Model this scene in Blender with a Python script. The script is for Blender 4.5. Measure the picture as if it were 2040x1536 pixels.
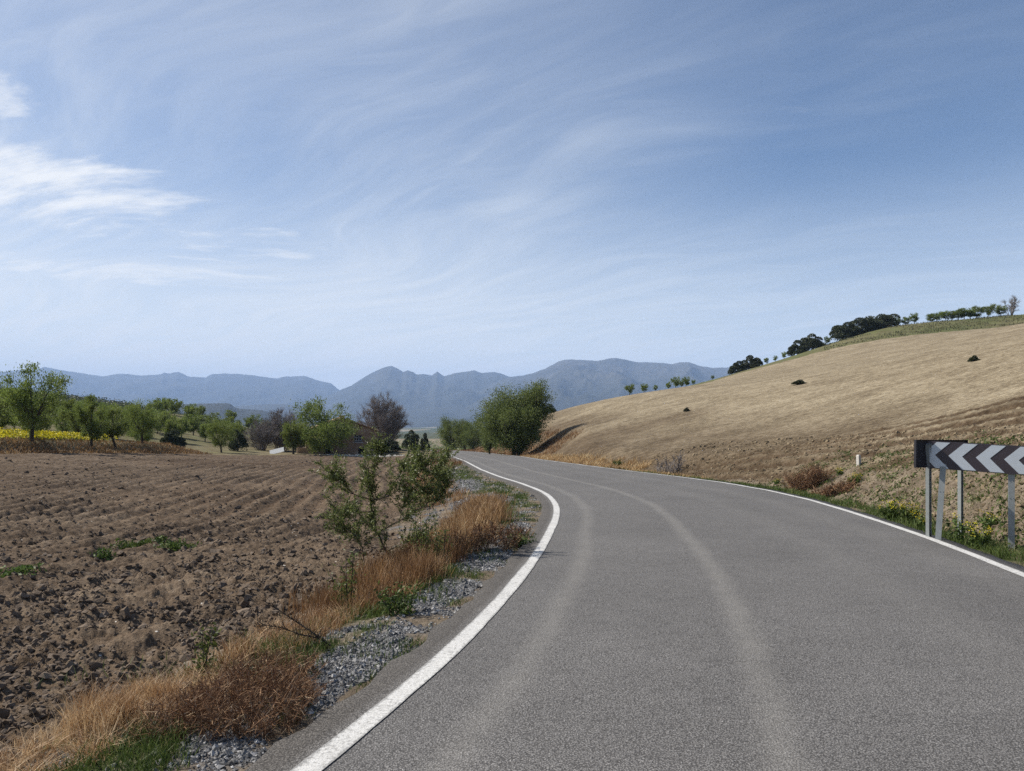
import bpy, math
import numpy as np
from mathutils import Vector

for o in list(bpy.data.objects):
    bpy.data.objects.remove(o, do_unlink=True)
SC = bpy.context.scene
COL = SC.collection
R_ = math.radians

# ------------------------------------------------------------------ camera
FPX, EYE, HOR = 1480.0, 1.6, 825.0          # focal length in photo pixels, eye height, eye-level row
cd = bpy.data.cameras.new('camera'); cam = bpy.data.objects.new('camera', cd); COL.objects.link(cam)
cd.sensor_fit = 'HORIZONTAL'; cd.sensor_width = 36.0; cd.lens = 36.0 * FPX / 2040.0
cd.shift_y = (HOR - 768.0) / 2040.0
cd.clip_start = 0.05; cd.clip_end = 90000.0
cam.location = (0, 0, EYE); cam.rotation_euler = (R_(90), 0, 0)
SC.camera = cam

# ------------------------------------------------------------------ sun + sky
SUN_EL, SUN_AHEAD = R_(41), R_(19)            # sun stands to the left, a little ahead
SD = Vector((-math.cos(SUN_EL) * math.cos(SUN_AHEAD), math.cos(SUN_EL) * math.sin(SUN_AHEAD), math.sin(SUN_EL)))
sl = bpy.data.lights.new('sun', 'SUN'); sl.energy = 5.0; sl.angle = R_(0.55); sl.color = (1.0, 0.935, 0.84)
so = bpy.data.objects.new('sun', sl); COL.objects.link(so)
so.rotation_euler = SD.to_track_quat('Z', 'Y').to_euler(); so.location = (-60, 20, 60)

W = bpy.data.worlds.new('World'); SC.world = W; W.use_nodes = True


class NT:
    """small helper to wire shader nodes"""
    def __init__(s, tree):
        s.t = tree; s.n = tree.nodes; s.l = tree.links
    def node(s, kind, **kw):
        n = s.n.new(kind)
        for k, v in kw.items():
            setattr(n, k, v)
        return n
    def put(s, sock, v):
        if isinstance(v, bpy.types.NodeSocket):
            s.l.new(v, sock)
        else:
            sock.default_value = v
    def math(s, op, a, b=None, c=None, clamp=False):
        n = s.node('ShaderNodeMath', operation=op, use_clamp=clamp)
        s.put(n.inputs[0], a)
        if b is not None: s.put(n.inputs[1], b)
        if c is not None: s.put(n.inputs[2], c)
        return n.outputs[0]
    def vmath(s, op, a, b=None, sc=None):
        n = s.node('ShaderNodeVectorMath', operation=op)
        s.put(n.inputs[0], a)
        if b is not None: s.put(n.inputs[1], b)
        if sc is not None: s.put(n.inputs['Scale'], sc)
        return n.outputs['Value'] if op in ('DOT_PRODUCT', 'LENGTH', 'DISTANCE') else n.outputs[0]
    def noise(s, vec, scale, detail=4.0, rough=0.5, dist=0.0, color=False):
        n = s.node('ShaderNodeTexNoise')
        if vec is not None: s.put(n.inputs['Vector'], vec)
        n.inputs['Scale'].default_value = scale; n.inputs['Detail'].default_value = detail
        n.inputs['Roughness'].default_value = rough; n.inputs['Distortion'].default_value = dist
        return n.outputs['Color' if color else 'Fac']
    def vor(s, vec, scale, feature='F1', out='Distance', rnd=1.0):
        n = s.node('ShaderNodeTexVoronoi', feature=feature)
        if vec is not None: s.put(n.inputs['Vector'], vec)
        n.inputs['Scale'].default_value = scale; n.inputs['Randomness'].default_value = rnd
        return n.outputs[out]
    def mapr(s, v, a, b, c=0.0, d=1.0, smooth=False):
        n = s.node('ShaderNodeMapRange', clamp=True)
        if smooth: n.interpolation_type = 'SMOOTHSTEP'
        s.put(n.inputs['Value'], v)
        for k, x in zip(('From Min', 'From Max', 'To Min', 'To Max'), (a, b, c, d)):
            s.put(n.inputs[k], x)
        return n.outputs['Result']
    def mix(s, f, a, b, blend='MIX'):
        n = s.node('ShaderNodeMix', data_type='RGBA', blend_type=blend)
        s.put(n.inputs['Factor'], f)
        for k, v in ((6, a), (7, b)):
            if not isinstance(v, bpy.types.NodeSocket) and len(v) == 3: v = (*v, 1.0)
            s.put(n.inputs[k], v)
        return n.outputs[2]
    def ramp(s, f, stops):
        n = s.node('ShaderNodeValToRGB'); e = n.color_ramp.elements
        while len(e) < len(stops): e.new(0.5)
        for i, (p, c) in enumerate(stops):
            e[i].position = p; e[i].color = (*c, 1.0)
        s.put(n.inputs[0], f)
        return n.outputs[0]
    def attr(s, name, out='Fac'):
        return s.node('ShaderNodeAttribute', attribute_name=name).outputs[out]
    def mapping(s, vec, scale=(1, 1, 1), rot=(0, 0, 0), loc=(0, 0, 0)):
        n = s.node('ShaderNodeMapping'); s.put(n.inputs['Vector'], vec)
        n.inputs['Scale'].default_value = scale; n.inputs['Rotation'].default_value = rot; n.inputs['Location'].default_value = loc
        return n.outputs[0]
    def streak(s, vec, deg, scale, loc):
        return s.mapping(s.mapping(vec, (1, 1, 1), (0, 0, R_(deg))), scale, (0, 0, 0), loc)
    def bump(s, h, strength=1.0, dist=1.0, normal=None):
        n = s.node('ShaderNodeBump'); n.inputs['Strength'].default_value = strength
        n.inputs['Distance'].default_value = dist; s.put(n.inputs['Height'], h)
        if normal is not None: s.put(n.inputs['Normal'], normal)
        return n.outputs[0]


def build_sky():
    t = W.node_tree; t.nodes.clear(); k = NT(t)
    out = k.node('ShaderNodeOutputWorld'); bg = k.node('ShaderNodeBackground')
    sky = k.node('ShaderNodeTexSky', sky_type='NISHITA', sun_disc=False)
    sky.sun_elevation = SUN_EL; sky.sun_rotation = math.atan2(SD.x, SD.y)
    sky.altitude = 900.0; sky.air_density = 1.0; sky.dust_density = 0.2; sky.ozone_density = 4.5
    d = k.node('ShaderNodeTexCoord').outputs['Generated']
    sep = k.node('ShaderNodeSeparateXYZ'); k.put(sep.inputs[0], d)
    z = k.math('MAXIMUM', sep.outputs[2], 0.0)
    den = k.math('ADD', z, 0.16)
    px = k.math('DIVIDE', sep.outputs[0], den); py = k.math('DIVIDE', sep.outputs[1], den)
    cmb = k.node('ShaderNodeCombineXYZ'); k.put(cmb.inputs[0], px); k.put(cmb.inputs[1], py)
    p = cmb.outputs[0]
    sunward = k.vmath('DOT_PRODUCT', d, tuple(Vector((SD.x, SD.y, 0.15)).normalized()))
    glow = k.mapr(sunward, -0.30, 0.98, 0.0, 1.0, True)
    # cirrus: warped, stretched streaks drifting roughly across the view
    warp = k.vmath('SCALE', k.vmath('SUBTRACT', k.noise(p, 0.8, 1.5, 0.5, color=True), (0.5, 0.5, 0.5)), sc=1.0)
    q = k.vmath('ADD', p, warp)
    s1 = k.noise(k.streak(q, 36, (0.55, 1.5, 1), (3.1, 1.7, 0)), 1.1, 4.0, 0.6, 0.3)
    s2 = k.noise(k.streak(q, 40, (0.95, 4.6, 1), (7.3, 4.4, 0)), 1.6, 6.0, 0.62, 0.0)
    s3 = k.noise(k.streak(q, 12, (1.1, 6.0, 1), (2.2, 8.1, 0)), 1.3, 4.5, 0.6, 0.0)
    big = k.noise(k.mapping(p, (0.5, 0.75, 1), (0, 0, R_(15)), (0.35, 2.6, 0)), 0.75, 1.5, 0.5)
    fib = k.math('MAXIMUM', k.mapr(s2, 0.34, 0.72, 0.0, 1.0, True), k.math('MULTIPLY', k.mapr(s3, 0.42, 0.74, 0.0, 1.0, True), 0.8))
    wisps = k.math('MULTIPLY', k.mapr(s1, 0.38, 0.72, 0.0, 1.0, True), k.mapr(fib, 0.0, 1.0, 0.35, 1.0))
    # thin veil, thicker towards the sun
    veil = k.math('MULTIPLY', k.mapr(glow, 0.16, 0.70, 0.0, 0.50), k.mapr(big, 0.30, 0.68, 0.45, 1.0, True))
    veil = k.math('MULTIPLY', veil, k.mapr(fib, 0.0, 0.9, 0.72, 1.05))
    low = k.mapr(z, 0.03, 0.33, 0.97, 0.0, True)
    low = k.math('MULTIPLY', k.math('MULTIPLY', low, k.mapr(fib, 0.0, 1.0, 0.84, 1.1)), k.mapr(glow, 0.0, 0.5, 0.86, 1.0))
    wisps = k.math('MULTIPLY', wisps, k.mapr(glow, 0.05, 0.6, 0.10, 0.40))
    inv = k.math('MULTIPLY', k.math('SUBTRACT', 1.0, wisps), k.math('MULTIPLY', k.math('SUBTRACT', 1.0, veil), k.math('SUBTRACT', 1.0, low)))
    m = k.math('SUBTRACT', 1.0, inv, clamp=True)
    # small altocumulus flecks low on the left
    az = k.math('ARCTAN2', sep.outputs[0], sep.outputs[1])
    el = k.math('ARCSINE', sep.outputs[2])
    fl = k.noise(k.mapping(q, (2.4, 5.2, 1), (0, 0, R_(8)), (1.3, 0.2, 0)), 1.6, 6.0, 0.64, 0.0)
    def patch(a0, aw, e0, ew):
        a = k.math('DIVIDE', k.math('SUBTRACT', az, a0), aw); e = k.math('DIVIDE', k.math('SUBTRACT', el, e0), ew)
        r2 = k.math('ADD', k.math('MULTIPLY', a, a), k.math('MULTIPLY', e, e))
        return k.mapr(r2, 0.0, 1.0, 1.0, 0.0, True)
    def puff(pt, thr, wid, s):
        return k.mapr(k.math('ADD', fl, k.math('MULTIPLY', k.math('SUBTRACT', pt, 1.0), 0.42)), thr, thr + wid, 0.0, s, True)
    c1 = puff(patch(R_(-34.5), 0.26, R_(14.6), 0.065), 0.22, 0.42, 1.0)
    c2 = puff(patch(R_(-20), 0.17, R_(11.8), 0.050), 0.44, 0.26, 0.6)
    c3 = puff(patch(R_(-29), 0.30, R_(9.6), 0.022), 0.36, 0.24, 0.55)
    c4 = puff(patch(R_(-36), 0.10, R_(19.5), 0.040), 0.34, 0.26, 0.6)
    fleck = k.math('MAXIMUM', k.math('MAXIMUM', c1, c2), k.math('MAXIMUM', c3, c4))
    ccol = k.mix(glow, (7.1, 7.7, 8.4), (8.5, 8.8, 9.1))
    col = k.mix(m, sky.outputs[0], ccol)
    col = k.mix(k.math('MULTIPLY', fleck, 0.9), col, (9.4, 9.5, 9.6))
    k.put(bg.inputs['Color'], col); bg.inputs['Strength'].default_value = 0.073
    k.l.new(bg.outputs[0], out.inputs['Surface'])


build_sky()
SC.view_settings.view_transform = 'Standard'; SC.view_settings.look = 'None'
SC.view_settings.exposure = 0.56; SC.view_settings.gamma = 1.0
SC.view_settings.use_curve_mapping = False
cy = SC.cycles
cy.max_bounces = 6; cy.diffuse_bounces = 3; cy.glossy_bounces = 2; cy.transmission_bounces = 3
cy.transparent_max_bounces = 6; cy.volume_bounces = 1
cy.use_denoising = False; cy.sample_clamp_indirect = 4.0

rng = np.random.default_rng(11)

# ------------------------------------------------------------------ noise
_G = np.random.default_rng(5).uniform(0, 2 * np.pi, 4096)
_GX, _GY = np.cos(_G), np.sin(_G)


def _h(xi, yi, seed):
    h = (xi.astype(np.int64) * 374761393 + yi.astype(np.int64) * 668265263 + seed * 974711) & 0xffffffff
    h = ((h ^ (h >> 13)) * 1274126177) & 0xffffffff
    return (h ^ (h >> 16)) & 4095


def pn(x, y, seed=0):
    xi = np.floor(x); yi = np.floor(y); fx = x - xi; fy = y - yi
    u = fx * fx * fx * (fx * (fx * 6 - 15) + 10); v = fy * fy * fy * (fy * (fy * 6 - 15) + 10)
    def g(a, b):
        h = _h(xi + a, yi + b, seed)
        return _GX[h] * (fx - a) + _GY[h] * (fy - b)
    n0 = g(0, 0) * (1 - u) + g(1, 0) * u; n1 = g(0, 1) * (1 - u) + g(1, 1) * u
    return (n0 * (1 - v) + n1 * v) * 1.45


def fbm(x, y, seed=0, oct=4, gain=0.5, lac=2.03):
    a = 1.0; s = 0.0; t = 0.0
    for i in range(oct):
        s = s + a * pn(x, y, seed + i * 17); t += a
        x = x * lac + 3.7; y = y * lac - 1.9; a *= gain
    return s / t


def ridged(x, y, seed=0, oct=5, gain=0.5):
    a = 1.0; s = 0.0; t = 0.0
    for i in range(oct):
        s = s + a * (1 - 2 * np.abs(pn(x, y, seed + i * 13))); t += a
        x = x * 2.07 + 1.3; y = y * 2.07 + 5.1; a *= gain
    return s / t


def sst(a, b, x):
    t = np.clip((x - a) / (b - a), 0, 1)
    return t * t * (3 - 2 * t)


def cubic(pts):
    """natural cubic spline through (t, v)"""
    t = np.array([p[0] for p in pts], float); v = np.array([p[1] for p in pts], float); n = len(t)
    h = np.diff(t); A = np.zeros((n, n)); b = np.zeros(n); A[0, 0] = A[-1, -1] = 1
    for i in range(1, n - 1):
        A[i, i - 1] = h[i - 1]; A[i, i] = 2 * (h[i - 1] + h[i]); A[i, i + 1] = h[i]
        b[i] = 6 * ((v[i + 1] - v[i]) / h[i] - (v[i] - v[i - 1]) / h[i - 1])
    m = np.linalg.solve(A, b)
    def f(x):
        x = np.asarray(x, float); i = np.clip(np.searchsorted(t, x) - 1, 0, n - 2)
        dx = np.clip(x, t[0], t[-1]) - t[i]; hh = h[i]
        return (v[i] + dx * ((v[i + 1] - v[i]) / hh - hh * (2 * m[i] + m[i + 1]) / 6)
                + dx ** 2 * m[i] / 2 + dx ** 3 * (m[i + 1] - m[i]) / (6 * hh))
    return f


# ------------------------------------------------------------------ road line geometry (metres; y ahead, x right)
XL = cubic([(-25, -13.2), (-10, -6.4), (-3, -3.35), (1, -1.85), (3.56, -.985), (5.38, -.50), (6.77, -.21), (8.77, .14), (12.46, .63),
            (15.8, .95), (19, 1.03), (22.5, .78), (29.5, -.4), (48.5, -2.95), (69, -5.4), (89, -7.7), (120, -11.2), (150, -15.6), (165, -18.7), (200, -29), (260, -55)])
XR = cubic([(-25, -6.2), (-10, .4), (0, 3.75), (8.6, 5.93), (11.7, 6.57), (15.8, 7.22), (20, 7.62), (23.7, 7.62), (27.9, 7.12), (35.3, 5.55),
            (50.4, 2.85), (69, 1.1), (89, -1.4), (120, -5.6), (150, -10.8), (165, -14), (200, -24.5), (260, -50.5)])
_zy = np.arange(-60, 700, 1.0)
_zs = np.where(_zy < 48, -.031, np.where(_zy < 172, -.042, -.085))
_zs = np.convolve(np.pad(_zs, 6, mode='edge'), np.ones(13) / 13, 'valid')
_zz = np.cumsum(_zs); _zz -= np.interp(0, _zy, _zz)


def zr(y):
    return np.interp(y, _zy, _zz)


# ------------------------------------------------------------------ landform: thin-plate surface through surveyed heights
CP = [
    # hillside on the right
    (10, 10, 1.0), (9.7, 14, .95), (16.6, 24, 2.17), (20.7, 30, 3.0), (55, 80, 9.8), (117, 170, 22.3), (138, 200, 28.3), (180, 260, 31), (240, 350, 31),
    (10.7, 23, 0.0), (16.3, 35, 1.6), (32.7, 70, 6.0), (77, 165, 17), (11.6, 40, .25), (20.3, 70, 3.0), (32, 110, 6.1), (46, 160, 9.2),
    (6.9, 50, -.5), (9.45, 70, .55), (13.5, 100, 3.2), (17.5, 130, 4.2), (3.6, 65, -1.1), (4.6, 85, -.3), (6.2, 115, 1.75), (8, 150, -.3),
    (24, 180, 3.0), (34, 250, -4), (64, 220, 9), (93, 320, 2), (92, 220, 16.5), (134, 320, 12), (85, 170, 19.2), (97, 195, 24), (102, 170, 21.1), (119, 198, 26.6),
    (10, 2, 1.6), (30, 30, 6), (60, 50, 12), (100, 100, 20), (200, 200, 34), (300, 100, 38), (300, 300, 34), (20, -20, 4), (60, -20, 12), (40, 10, 8.5),
    (-2, 130, -1.0), (-9, 160, -4.2), (-11, 178, -6.6), (5, 165, -2.4), (0, 200, -9), (-2, 100, -2.2),
    # left field, yard of the ruin, orchard and ridge
    (-6, 5, -.62), (-6, 15, -1.0), (-8, 30, -1.5), (-12, 50, -2.05), (-16, 75, -3.0), (-20, 10, -.65), (-20, 25, -1.05), (-24, 45, -1.45), (-34, 50, -1.1),
    (-34, 60, -1.64), (-34, 75, -2.45), (-28, 100, -3.85), (-40, 95, -3.2), (-26, 115, -4.45), (-36, 118, -4.4), (-18, 112, -4.6), (-12, 95, -3.9), (-50, 40, -1.0), (-30, 0, -.2), (-12, -10, -.2), (-30, -30, .6),
    (-55, 85, -1.4), (-60, 120, -1.0), (-80, 200, 0), (-40, 130, -4.2), (-100, 100, -.5), (-120, 30, 0), (-210, 350, 7.5), (-195, 400, 2.4), (-190, 450, -5.4),
    (-300, 350, 14), (-120, 350, -8), (-60, 250, -10), (-30, 160, -6.6), (-45, 200, -9), (-20, 240, -12.5), (0, 300, -16), (100, 430, -10), (-100, 300, -7), (-250, 200, 4), (-250, 500, 2),
    (0, -40, 1.3), (0, 500, -23), (-150, 600, -24), (200, 600, -14), (400, 500, 5), (-400, 600, 0), (-400, 200, 10), (400, 0, 40), (-300, -100, 5), (0, -200, 6), (300, -200, 40),
    (0, 800, -30), (400, 800, -20), (-400, 900, -26), (800, 400, 0), (-800, 400, -10), (0, -600, 10), (700, -300, 20), (-700, -300, 10),
]
CP = np.array(CP, float)
_S = 50.0


def _tpsk(r2):
    return 0.5 * r2 * np.log(np.maximum(r2, 1e-9))


_c = CP[:, :2] / _S; _n = len(_c)
_K = _tpsk(((_c[:, None] - _c[None]) ** 2).sum(-1)) + np.eye(_n) * 0.002
_P = np.hstack([np.ones((_n, 1)), _c]); _A = np.zeros((_n + 3, _n + 3)); _A[:_n, :_n] = _K; _A[:_n, _n:] = _P; _A[_n:, :_n] = _P.T
_w = np.linalg.solve(_A, np.concatenate([CP[:, 2], np.zeros(3)]))


def tps(x, y):
    x = np.asarray(x, float) / _S; y = np.asarray(y, float) / _S
    z = _w[_n] + _w[_n + 1] * x + _w[_n + 2] * y
    for i in range(_n):
        z = z + _w[i] * _tpsk((x - _c[i, 0]) ** 2 + (y - _c[i, 1]) ** 2)
    return z


def valley(r):
    return np.interp(r, [0, 300, 700, 1000, 2000, 3000, 8000, 20000], [-4, -15, -27, -34, -50, -66, -112, -160])


PAVE_L, PAVE_R = 0.31, 0.27                 # asphalt beyond the painted lines


def offs(x, y):
    """distance left of the left pavement edge and right of the right one (metres, + = off the road)"""
    yl = np.clip(y, -24, 259)
    sl_ = (XL(yl + .5) - XL(yl - .5)); sr_ = (XR(yl + .5) - XR(yl - .5))
    dl = (XL(yl) - PAVE_L - x) / np.sqrt(1 + sl_ ** 2)
    dr = (x - XR(yl) - PAVE_R) / np.sqrt(1 + sr_ ** 2)
    return dl, dr


def ground(x, y):
    """smooth ground height"""
    x = np.asarray(x, float); y = np.asarray(y, float)
    r = np.hypot(x, y)
    z = np.empty_like(r); near = r < 1400
    zn = tps(np.where(near, x, 0), np.where(near, y, 900))
    rv = valley(r) + 6 * fbm(x / 400, y / 400, 3, 3) * sst(500, 1500, r) + 25 * fbm(x / 1500, y / 1500, 9, 3) * sst(1500, 4000, r)
    w = sst(520, 1150, r)
    z = np.where(near, zn * (1 - w) + rv * w, rv)
    # terrace bank along the orchard on the left
    bx = -35.3 + 0.7 * pn(y / 7, y * 0 + 3.3, 4)
    z = z + 0.95 * sst(0, 1.7, bx - x) * sst(20, 45, y) * (1 - sst(76, 92, y)) * (1 - sst(60, 160, -x))
    # road corridor
    dl, dr = offs(x, y); g = zr(y)
    fade = 1 - sst(225, 250, y)
    tl = g - 0.05 - 0.30 * sst(0.2, 3.0, dl)
    wl = np.where(y > 85, sst(1.5, 9, dl), sst(1.6, 6.5, dl))
    zl = tl * (1 - wl) + z * wl
    tr_ = g - 0.05 - 0.16 * sst(0.2, 1.2, dr)
    wr = sst(0.45, 3.4 + 4.0 * sst(50, 80, y) + 4 * sst(90, 130, y), dr)
    zrr = tr_ * (1 - wr) + z * wr
    zc = np.where(dl > 0, zl, np.where(dr > 0, zrr, g - 0.05))
    back = sst(-25, -18, y)
    k = fade * back
    return z * (1 - k) + zc * k


def spot(px, py, ymin=3.0, ymax=400.0):
    """where the sight line through that point of the view first meets the ground"""
    ys = np.exp(np.linspace(math.log(ymin), math.log(ymax), 900))
    xs = (px - 1020.0) / FPX * ys
    pr = HOR + FPX * (EYE - ground(xs, ys)) / ys
    i = np.argmax(pr <= py) if np.any(pr <= py) else len(ys) - 1
    return float(xs[i]), float(ys[i]), float(ground(xs[i:i + 1], ys[i:i + 1])[0])


def gz(x, y):
    return float(ground(np.array([float(x)]), np.array([float(y)]))[0])


def at(px, y):
    x = (px - 1020.0) / FPX * y
    return x, y, gz(x, y)


# ------------------------------------------------------------------ mesh helpers
def mesh(name, V, F, mats=(), smooth=False, attrs=None, fattrs=None, mat_index=None, uv=None):
    V = np.ascontiguousarray(V, np.float32); me = bpy.data.meshes.new(name)
    Fs = F if isinstance(F, list) else [F]
    Fs = [np.asarray(f, np.int32) for f in Fs if len(f)]
    me.vertices.add(len(V)); me.vertices.foreach_set('co', V.ravel())
    lv = np.concatenate([f.ravel() for f in Fs]); tot = np.concatenate([np.full(len(f), f.shape[1], np.int32) for f in Fs])
    me.loops.add(len(lv)); me.loops.foreach_set('vertex_index', lv)
    me.polygons.add(len(tot)); st = np.zeros(len(tot), np.int32); st[1:] = np.cumsum(tot)[:-1]
    me.polygons.foreach_set('loop_start', st); me.polygons.foreach_set('loop_total', tot)
    if mat_index is not None: me.polygons.foreach_set('material_index', np.asarray(mat_index, np.int32))
    for m in mats: me.materials.append(m)
    for k, a in (attrs or {}).items():
        at_ = me.attributes.new(k, 'FLOAT', 'POINT'); at_.data.foreach_set('value', np.ascontiguousarray(a, np.float32))
    me.update(calc_edges=True)
    me.polygons.foreach_set('use_smooth', np.full(len(tot), bool(smooth)))
    return me


def obj(name, me, parent=None, loc=None, rz=0.0, scale=None):
    o = bpy.data.objects.new(name, me); COL.objects.link(o)
    if parent is not None:
        o.parent = parent
        if name in ('flowers', 'leaves', 'twigs', 'stems', 'crown', 'bolts', 'edge_tiles', 'limbs'): o['kind'] = 'stuff'
    if loc is not None: o.location = loc
    if rz: o.rotation_euler = (0, 0, rz)
    if scale is not None: o.scale = scale if hasattr(scale, '__len__') else (scale,) * 3
    return o


def tag(o, label=None, cat=None, group=None, kind=None):
    if label: o['label'] = label
    if cat: o['category'] = cat
    if group: o['group'] = group
    if kind: o['kind'] = kind
    return o


class MB:
    """collects vertices and faces (quads/tris) with an optional per-vertex tint"""
    def __init__(s): s.v = []; s.q = []; s.t = []; s.a = []; s.n = 0
    def add(s, V, quads=None, tris=None, tint=0.5):
        V = np.asarray(V, float).reshape(-1, 3)
        s.v.append(V)
        s.a.append(np.broadcast_to(np.asarray(tint, float), (len(V),)))
        if quads is not None and len(quads): s.q.append(np.asarray(quads, np.int64) + s.n)
        if tris is not None and len(tris): s.t.append(np.asarray(tris, np.int64) + s.n)
        s.n += len(V)
    def box(s, x0, x1, y0, y1, z0, z1, tint=0.5):
        V = [(x, y, z) for z in (z0, z1) for y in (y0, y1) for x in (x0, x1)]
        s.add(V, [(0, 2, 3, 1), (4, 5, 7, 6), (0, 1, 5, 4), (2, 6, 7, 3), (0, 4, 6, 2), (1, 3, 7, 5)], tint=tint)
    def tube(s, P, rad, n=5, tint=0.5, cap=True):
        P = np.asarray(P, float); rad = np.asarray(rad, float); k = len(P)
        T = np.gradient(P, axis=0); T /= np.linalg.norm(T, axis=1, keepdims=True) + 1e-9
        ref = np.where(np.abs(T[:, 2:3]) > 0.9, np.array([[1.0, 0, 0]]), np.array([[0, 0, 1.0]]))
        A = np.cross(T, ref); A /= np.linalg.norm(A, axis=1, keepdims=True) + 1e-9; B = np.cross(T, A)
        th = np.arange(n) * 2 * np.pi / n
        V = P[:, None] + rad[:, None, None] * (np.cos(th)[None, :, None] * A[:, None] + np.sin(th)[None, :, None] * B[:, None])
        i = np.arange(k - 1)[:, None] * n; j = np.arange(n)[None]; j2 = (j + 1) % n
        q = np.stack([i + j, i + j2, i + n + j2, i + n + j], -1).reshape(-1, 4)
        s.add(V.reshape(-1, 3), q, tint=tint)
    def mesh(s, name, mats, smooth=False):
        F = []
        if s.q: F.append(np.concatenate(s.q))
        if s.t: F.append(np.concatenate(s.t))
        return mesh(name, np.concatenate(s.v), F, mats, smooth, {'tint': np.concatenate(s.a)})


def leaves_into(mb, C, ln, wd, rg, tint, up=0.0, dirs=None):
    """leaf-shaped quads (pointed both ends) at points C"""
    n = len(C)
    D = rg.normal(size=(n, 3)) if dirs is None else dirs + rg.normal(size=(n, 3)) * 0.45
    D[:, 2] += up; D /= np.linalg.norm(D, axis=1, keepdims=True) + 1e-9
    Nn = rg.normal(size=(n, 3)); S = np.cross(D, Nn); S /= np.linalg.norm(S, axis=1, keepdims=True) + 1e-9
    l = ln * rg.uniform(0.65, 1.3, (n, 1)); w = wd * rg.uniform(0.7, 1.3, (n, 1))
    V = np.stack([C - D * l * .5, C + S * w * .5 - D * l * .05, C + D * l * .5, C - S * w * .5 - D * l * .05], 1).reshape(-1, 3)
    mb.add(V, np.arange(4 * n).reshape(-1, 4), tint=np.repeat(tint, 4))


def blades_into(mb, P, h, w, lean, rg, tint, tilt=None):
    """bent grass blades: base P, height h, width w"""
    n = len(P); a = rg.uniform(0, 2 * np.pi, n); f = rg.uniform(0, 2 * np.pi, n)
    L = np.stack([np.cos(a), np.sin(a), np.zeros(n)], 1) * (lean * rg.uniform(.2, 1.3, n))[:, None]
    if tilt is not None: L = L + tilt
    S = np.stack([np.cos(f), np.sin(f), np.zeros(n)], 1) * (w * .5)[:, None]
    U = np.array([[0, 0, 1.0]])
    M = P + U * (h * .55)[:, None] + L * (h * .35)[:, None]; T = P + U * (h * rg.uniform(.78, 1.0, n))[:, None] + L * h[:, None]
    V = np.stack([P - S, P + S, M + S * .75, M - S * .75, T], 1).reshape(-1, 3)
    b = np.arange(n)[:, None] * 5
    mb.add(V, b + np.array([[0, 1, 2, 3]]), b + np.array([[3, 2, 4]]), tint=np.repeat(tint, 5))


# ------------------------------------------------------------------ materials
def mat(name, fn, rough=0.85, spec=0.2):
    m = bpy.data.materials.new(name); m.use_nodes = True; k = NT(m.node_tree)
    b = k.n['Principled BSDF']; b.inputs['Roughness'].default_value = rough
    b.inputs['Specular IOR Level'].default_value = spec
    fn(k, b)
    return m


def col4(c): return (*c, 1.0)


def pos(k): return k.node('ShaderNodeNewGeometry').outputs['Position']


def leaf_mat(name, stops, trans=0.35, rough=0.6):
    def f(k, b):
        c = k.ramp(k.attr('tint'), stops)
        oi = k.node('ShaderNodeObjectInfo').outputs['Random']
        hsv = k.node('ShaderNodeHueSaturation'); k.put(hsv.inputs['Color'], c)
        k.put(hsv.inputs['Value'], k.mapr(oi, 0, 1, 0.86, 1.12)); k.put(hsv.inputs['Hue'], k.mapr(oi, 0, 1, 0.492, 0.508))
        c = hsv.outputs[0]
        k.put(b.inputs['Base Color'], c)
        if trans > 0:
            tr = k.node('ShaderNodeBsdfTranslucent'); k.put(tr.inputs['Color'], c)
            mx = k.node('ShaderNodeMixShader'); mx.inputs[0].default_value = trans
            out = k.n['Material Output']
            k.l.new(b.outputs[0], mx.inputs[1]); k.l.new(tr.outputs[0], mx.inputs[2]); k.l.new(mx.outputs[0], out.inputs['Surface'])
    return mat(name, f, rough, 0.25)


def soil_mat(name, dark, mid, light, sc=1.0, stones=False, extra=None, lo=0.36, hi=0.64):
    def f(k, b):
        p = pos(k)
        n1 = k.noise(p, 0.35 * sc, 3, 0.6); n2 = k.noise(p, 3.5 * sc, 6, 0.72); n3 = k.noise(p, 22 * sc, 5, 0.7)
        v = k.math('ADD', k.math('MULTIPLY', n1, 0.25), k.math('ADD', k.math('MULTIPLY', n2, 0.48), k.math('MULTIPLY', n3, 0.27)))
        c = k.ramp(v, [(lo, dark), (0.5, mid), (hi, light)])
        if extra: c = extra(k, c, p)
        if stones:
            cell = k.vor(p, 9.0, out='Distance'); sel = k.vor(p, 9.0, out='Color')
            sp = k.node('ShaderNodeSeparateColor'); k.put(sp.inputs[0], sel)
            mk = k.math('MULTIPLY', k.math('LESS_THAN', cell, 0.16), k.math('GREATER_THAN', sp.outputs[0], 0.965))
            c = k.mix(mk, c, (0.55, 0.52, 0.47))
        k.put(b.inputs['Base Color'], c)
        h = k.math('ADD', k.math('MULTIPLY', k.noise(p, 9 * sc, 6, 0.65), 0.06 / sc), k.math('MULTIPLY', k.noise(p, 42 * sc, 4, 0.6), 0.018 / sc))
        k.put(b.inputs['Normal'], k.bump(h, 1.0, 1.0))
    return mat(name, f, 0.97, 0.05)


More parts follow.
